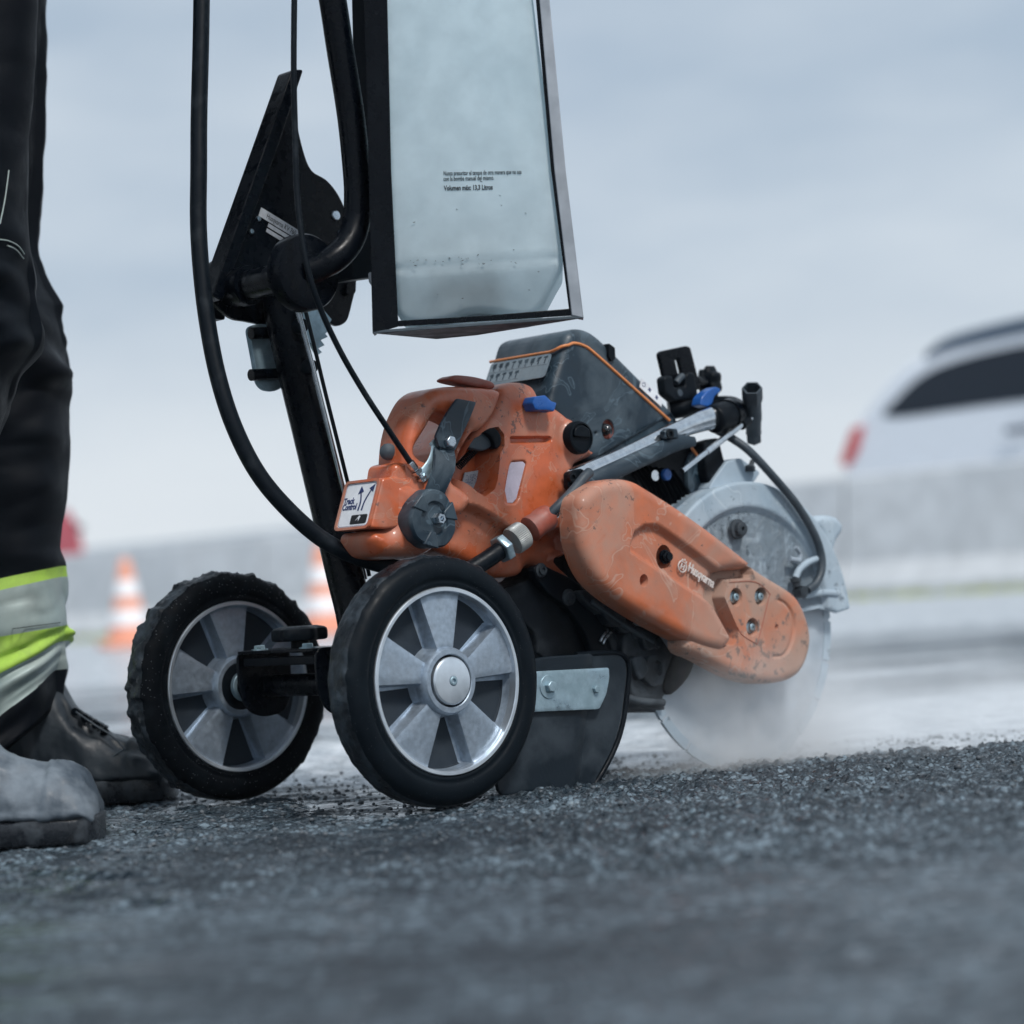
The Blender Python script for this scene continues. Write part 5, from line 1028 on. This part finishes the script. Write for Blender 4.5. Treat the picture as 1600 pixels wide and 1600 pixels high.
# ------------------------------------------------------------------ worker
YP = 2.84
man = thing('person', 'person in dark work trousers with yellow and grey reflective bands standing at the left edge', 'person', PW(10, 1255, YP)*Vector((1, 1, 0)) if False else (0, 0, 0))
PYS = {}
def leg(Y, rows, hem, seed, n=120):
    """rows: (pixel y, pixel x of the right edge, half width in metres)"""
    pys = np.linspace(rows[0][0], rows[-1][0], 260); R = np.array(rows)
    rings = []; sc = Y/FP; pys = np.sort(np.r_[pys, [903.0, 921.0, 990.0, 1053.0, 1124.0]]); PYS[seed] = pys
    for i, py in enumerate(pys):
        e = np.interp(py, R[:, 0], R[:, 1]); hw = np.interp(py, R[:, 0], R[:, 2]); c = PW(e, py, Y); cx = c.x-hw
        th = np.arange(n)/n*2*math.pi; z = c.z
        f = np.zeros(n)
        xx = (th*.16/2/math.pi*6); 
        kz = np.exp(-((z-.50)/.06)**2); az = np.exp(-((z-.16)/.07)**2)
        f += (vnoise(xx*.4, np.full(n, z*.28)+xx*.05, .055, seed)-.5)*.036
        f += (vnoise(xx*.15+z*.3, np.full(n, z)+xx*.12, .035, seed+1)-.5)*(.014+.035*kz+.030*az)
        f += (np.abs(vnoise(xx*.2-z*.5, np.full(n, z), .022, seed+2)-.5))*(.004+.018*az+.018*kz)
        wgt = .35+.65*(1-np.clip(np.cos(th), 0, 1)**6)
        rr_ = 1+f*wgt/hw
        tl = np.interp(py, [860, 903, 921, 990, 1053, 1124], [0, -19, -20, -13, -50, -78]) if hem else 0
        xp = (e-hw/sc)+hw/sc*np.cos(th); zz = z-tl*xp/100*sc
        rings.append([(cx+hw*rr_[k]*math.cos(th[k]), Y+hw*.92*rr_[k]*math.sin(th[k]), float(zz[k] if hasattr(zz, '__len__') else zz)) for k in range(n)])
    return rings
farleg = leg(YP, [(-150, 78, .10), (100, 66, .10), (266, 60, .095), (320, 54, .092), (380, 52, .092), (400, 54, .09), (425, 64, .092), (450, 78, .095), (475, 95, .095), (500, 96, .092), (540, 104, .09), (640, 110, .088), (690, 114, .088), (760, 108, .088), (820, 96, .085), (855, 92, .082), (890, 97, .082), (960, 101, .082), (1040, 103, .080), (1075, 104, .078), (1178, 96, .078)], 1, 41)
nearleg = leg(2.48, [(-150, 60, .105), (100, 50, .10), (266, 42, .098), (330, 36, .095), (390, 40, .095), (440, 46, .095), (500, 52, .095), (545, 46, .09), (600, 20, .088), (680, -10, .085), (800, -40, .085), (900, -52, .082), (1000, -60, .08), (1120, -62, .08)], 0, 61)
tb_ = MB(); mats = []
def addleg(rings, bands, pys):
    V, F_ = loft(rings); n = len(rings[0])
    for f in F_:
        mi = 0
        if len(f) == 4:
            py = (pys[f[0]//n]+pys[f[2]//n])/2
            if bands:
                L_ = [a for a, b_ in bands]
                for q_, m_ in zip(range(4), (1, 2, 1, 2)):
                    if L_[q_] <= py < L_[q_+1]: mi = m_
        mats.append(mi)
    tb_.add(V, F_)
addleg(farleg, [(903, 884), (921, 901), (990, 977), (1053, 1003), (1124, 1046)], PYS[41])
addleg(nearleg, [(903, 884), (921, 901), (990, 977), (1053, 1003), (1124, 1046)], PYS[61])
hipc = Vector((-.60, 2.66, 1.0))
V, F_ = loft([[(hipc.x+a*math.cos(t_), hipc.y+b_*math.sin(t_), z) for t_ in [k*math.pi/30 for k in range(60)]] for z, a, b_ in ((.88, .03, .08), (.91, .12, .24), (.96, .145, .285), (1.04, .14, .24), (1.12, .13, .20))]); tb_.add(V, F_); mats += [0]*len(F_)
tr = mobj('trousers', tb_.me(), [M_trou, M_neon, M_refl], man, 180); tr.data.polygons.foreach_set('material_index', mats)
V, F_ = loft([[(hipc.x+dx+a*math.cos(t_), hipc.y+b_*math.sin(t_), z) for t_ in [k*math.pi/30 for k in range(60)]] for z, a, b_, dx in ((1.02, .15, .25, 0), (1.12, .14, .21, 0), (1.25, .13, .20, .02), (1.4, .125, .22, .05), (1.5, .09, .20, .07), (1.56, .06, .07, .09))])
mobj('jacket', mesh(V, F_), M_trou, man, 60)
# head and neck above the jacket, hard hat (all above the picture)
hd = lathe([(.045, 0), (.05, .06), (.065, .10), (.078, .16), (.08, .22), (.07, .28), (.04, .31), (.001, .32)], (hipc.x+.10, hipc.y, 1.52), (0, 0, 1), 32); mobj('head', mesh(*hd), mat('skin', (.45, .27, .2), .5), man, 180)
ht = lathe([(.12, 0), (.105, .005), (.10, .05), (.08, .10), (.04, .125), (.001, .13)], (hipc.x+.11, hipc.y, 1.74), (0, 0, 1), 36); mobj('hard_hat', mesh(*ht), M_neon, man, 60)
def onleg(rings, px, py):
    best = None; 
    for r in rings:
        for v in r:
            d = Vector(v)-CP; k = FP/d.dot(FW); e = (800+d.dot(RT)*k-px)**2+(800-d.dot(UP)*k-py)**2
            if d.y < YP+.3 and (best is None or e < best[0]-3 or (abs(e-best[0]) <= 3 and v[1] < best[1][1])): best = (e, v)
    return Vector(best[1])+Vector((0, -.0015, .0))
for pts in ([(38, 424), (50, 422), (61, 420)], [(38, 432), (50, 429), (63, 427)]):
    mobj('stitching', mesh(*tube([PW(x, y, onleg(farleg, x, y).y) for x, y in pts], .0006, 6)), M_stit, man)
for pts in ([(-5, 374), (12, 376), (28, 384), (38, 397)], [(-5, 381), (12, 384), (26, 391), (37, 404)]):
    mobj('stitching', mesh(*tube([PW(x, y, onleg(nearleg, x, y).y-.001) for x, y in pts], .0007, 6)), M_refl, man)
for pts in ([(14, 266), (8, 310), (0, 350)], [(4, 266), (-2, 300)]):
    mobj('stitching', mesh(*tube([PW(x, y, onleg(nearleg, x, y).y-.001) for x, y in pts], .0007, 6)), M_refl, man)
for bds, rg_ in (((990, 977), farleg), ((1124, 1046), farleg)):
    for off in (-5,):
        mobj('seam_stitching', mesh(*tube([PW(x, bds[0]+(bds[1]-bds[0])*x/100+off, onleg(rg_, x, bds[0]+(bds[1]-bds[0])*x/100+off).y-.0006) for x in (2, 20, 40, 60, 80, 94)], .0004, 5)), M_trou, man)
def boot(Y, toe, prof, m_, seed, sole_h, side_w, capx=None):
    """prof: (pixel x, pixel y of the top, half width)"""
    R = prof; P = [(PW(x, y, Y), h) for x, y, h in R]; xs_ = np.array([p.x for p, h in P]); zs = np.array([p.z for p, h in P]); hs_ = np.array([h for p, h in P])
    ii = np.linspace(xs_[0], xs_[-1], 120); o_ = np.argsort(xs_); zt = np.interp(ii, xs_[o_], zs[o_]); hw = np.interp(ii, xs_[o_], hs_[o_]); rings = []
    zt = np.convolve(np.pad(zt, 3, 'edge'), np.ones(7)/7, 'valid'); n = 64
    for i, x in enumerate(ii):
        ring = []
        for k in range(n):
            a_ = 2*math.pi*k/n; c_, s_ = math.cos(a_), math.sin(a_); hh = (zt[i]-sole_h*.6)/2; e = .62
            yy = hw[i]*math.copysign(abs(c_)**e, c_); zz = sole_h*.6+hh+hh*math.copysign(abs(s_)**.75, s_)
            if zz > .5*zt[i]: yy *= 1-.35*((zz/zt[i]-.5)/.5)**1.5
            f = float(vnoise(np.array([x*1.0+3]), np.array([a_*.05]), .018, seed)[0]-.5)*.0075+float(vnoise(np.array([x*1.0+5]), np.array([a_*.05]), .006, seed+1)[0]-.5)*.0022
            if capx:
                kk = min(1, max(0, (x-(capx+.45*(zz-.03)-.9*(zz-.03)**2*8))/.004)); f += .0032*kk*kk*(3-2*kk)
                f += .004*math.exp(-((zz-(sole_h+.006))/.003)**2)
            ring.append((x, Y+yy+f*c_, zz+f*s_))
        rings.append(ring)
    up = mobj('boot', mesh(*loft(rings)), m_, man, 180)
    sol = []
    for z, gx_ in ((.0005, .94), (.004, 1.0), (sole_h*.9, 1.02), (sole_h, 1.0), (sole_h+.001, .9)):
        ring = []
        for s_ in (1, -1):
            rngx = range(0, 120, 3) if s_ == 1 else range(117, -1, -3)
            for i in rngx:
                x = ii[i]; xc = ii.mean(); lug = .0 if z > .01 else .0
                ring.append((xc+(x-xc)*(1.0+.01*gx_), Y+s_*(hw[i]*gx_+.002), z+float(vnoise(np.array([x+9]), np.array([s_*.3]), .012, seed+4)[0]-.5)*.004*(z > .003)))
        sol.append(ring)
    mobj('sole', mesh(*loft(sol)), M_mud, up, 50)
    return up
b1_ = boot(2.86, 272, [(272, 1212, .020), (268, 1196, .032), (258, 1180, .041), (240, 1167, .047), (215, 1158, .050), (190, 1153, .050), (169, 1138, .048), (150, 1128, .046), (134, 1118, .045), (115, 1100, .044), (104, 1075, .043), (90, 1050, .042), (20, 1030, .041), (-60, 1040, .040), (-110, 1080, .038), (-135, 1130, .030), (-145, 1170, .018)], M_boot, 71, .026, 0, PW(196, 1200, 2.86).x)
b1_['label'] = 'dark laced work boot behind the far wheel'
b = []
for k, (x, y) in enumerate(((118, 1108), (133, 1119), (150, 1129), (164, 1139))):
    c = PW(x, y+3, 2.835); V, F_ = lathe([(.0026, 0), (.0048, -.0015), (.0048, -.0030), (.0026, -.0035)], c, (0, 1, .25), 16); mobj('lace_eyelet', mesh(V, F_), M_blkR, b1_, 60)
for k, (x, y) in enumerate(((122, 1111), (138, 1121), (155, 1131))):
    mobj('lace', mesh(*tube([PW(x-4, y-3, 2.86), PW(x+3, y, 2.835), PW(x+8, y+4, 2.822), PW(x+12, y+5, 2.84)], .0022, 10)), M_boot, b1_, 180)
for pts in ([(102, 1205), (150, 1203), (168, 1190), (182, 1178), (196, 1170)], [(118, 1112), (150, 1134), (175, 1150), (196, 1172)]):
    mobj('boot_seam', mesh(*tube([PW(x, y, 2.816) for x, y in pts], .0011, 8)), M_hoseG, b1_, 180)
b2_ = boot(2.40, 155, [(156, 1268, .020), (152, 1243, .033), (145, 1222, .042), (130, 1206, .048), (110, 1198, .051), (85, 1194, .052), (60, 1190, .051), (35, 1184, .050), (15, 1176, .049), (0, 1168, .048), (-25, 1145, .047), (-60, 1105, .046), (-100, 1085, .046), (-200, 1085, .044), (-270, 1110, .042), (-310, 1160, .034), (-325, 1220, .02)], M_bootG, 81, .024, 0, PW(72, 1260, 2.40).x)
b2_['label'] = 'grey mud covered work boot in front'
# ------------------------------------------------------------------ haze in the air
hb_ = mobj('haze', mesh(*box((0, 60, .75), (150, 200, 3.6))))
tag(hb_, 'thin pale haze hanging over the whole site', 'haze', kind='stuff')
m = bpy.data.materials.new('haze'); m.use_nodes = True; t = m.node_tree; t.nodes.clear()
pv = N(t, 'ShaderNodeVolumePrincipled'); pv.inputs['Color'].default_value = (.93, .96, 1, 1); pv.inputs['Density'].default_value = .0011; pv.inputs['Anisotropy'].default_value = .1
t.links.new(pv.outputs[0], N(t, 'ShaderNodeOutputMaterial').inputs['Volume']); hb_.data.materials.append(m)
# ------------------------------------------------------------------ spray mist round the blade
def mist(name, c, rad, dens, label, ns=9, zf=.0):
    bm = bmesh.new(); bmesh.ops.create_icosphere(bm, subdivisions=4, radius=1)
    for v in bm.verts:
        v.co.z = max(v.co.z, zf)
    me = bpy.data.meshes.new(name); bm.to_mesh(me); bm.free()
    m = bpy.data.materials.new(name); m.use_nodes = True; t = m.node_tree; t.nodes.clear(); L = t.links.new
    out = N(t, 'ShaderNodeOutputMaterial'); pv = N(t, 'ShaderNodeVolumePrincipled'); pv.inputs['Color'].default_value = (.97, .985, 1, 1); pv.inputs['Anisotropy'].default_value = .0
    tc = N(t, 'ShaderNodeTexCoord'); ln = N(t, 'ShaderNodeVectorMath', operation='LENGTH'); L(tc.outputs['Object'], ln.inputs[0])
    mr = N(t, 'ShaderNodeMapRange', inp={'From Min': 1.0, 'From Max': .15, 'To Min': 0, 'To Max': 1}); mr.interpolation_type = 'SMOOTHSTEP'; L(ln.outputs['Value'], mr.inputs[0])
    g = N(t, 'ShaderNodeNewGeometry'); nz = N(t, 'ShaderNodeTexNoise', inp={'Scale': ns, 'Detail': 4.0, 'Roughness': .55}); L(g.outputs['Position'], nz.inputs['Vector'])
    m2 = N(t, 'ShaderNodeMapRange', inp={'From Min': .38, 'From Max': .62, 'To Min': .05, 'To Max': 1.7}); L(nz.outputs[0], m2.inputs[0])
    mm = N(t, 'ShaderNodeMath', operation='MULTIPLY'); L(mr.outputs[0], mm.inputs[0]); L(m2.outputs[0], mm.inputs[1])
    m3_ = N(t, 'ShaderNodeMath', operation='MULTIPLY'); L(mm.outputs[0], m3_.inputs[0]); m3_.inputs[1].default_value = dens
    L(m3_.outputs[0], pv.inputs['Density']); L(pv.outputs[0], out.inputs['Volume'])
    o = mobj(name, me, m); o.location = c; o.scale = rad; o.rotation_euler = (0, 0, A); tag(o, label, 'mist', kind='stuff'); return o
def LW3(x, y, z): return O+EX*x+EY*y+EZ*z
mist('spray_mist', LW3(.49, .035, .0), (.26, .11, .20), 12.0, 'pale water and dust mist hanging around the lower edge of the spinning blade', 11, -.17)
mist('drifting_mist', LW3(.80, .02, .0), (.55, .26, .14), 3.0, 'thin low mist drifting away to the right along the ground beyond the blade', 8, -.05)
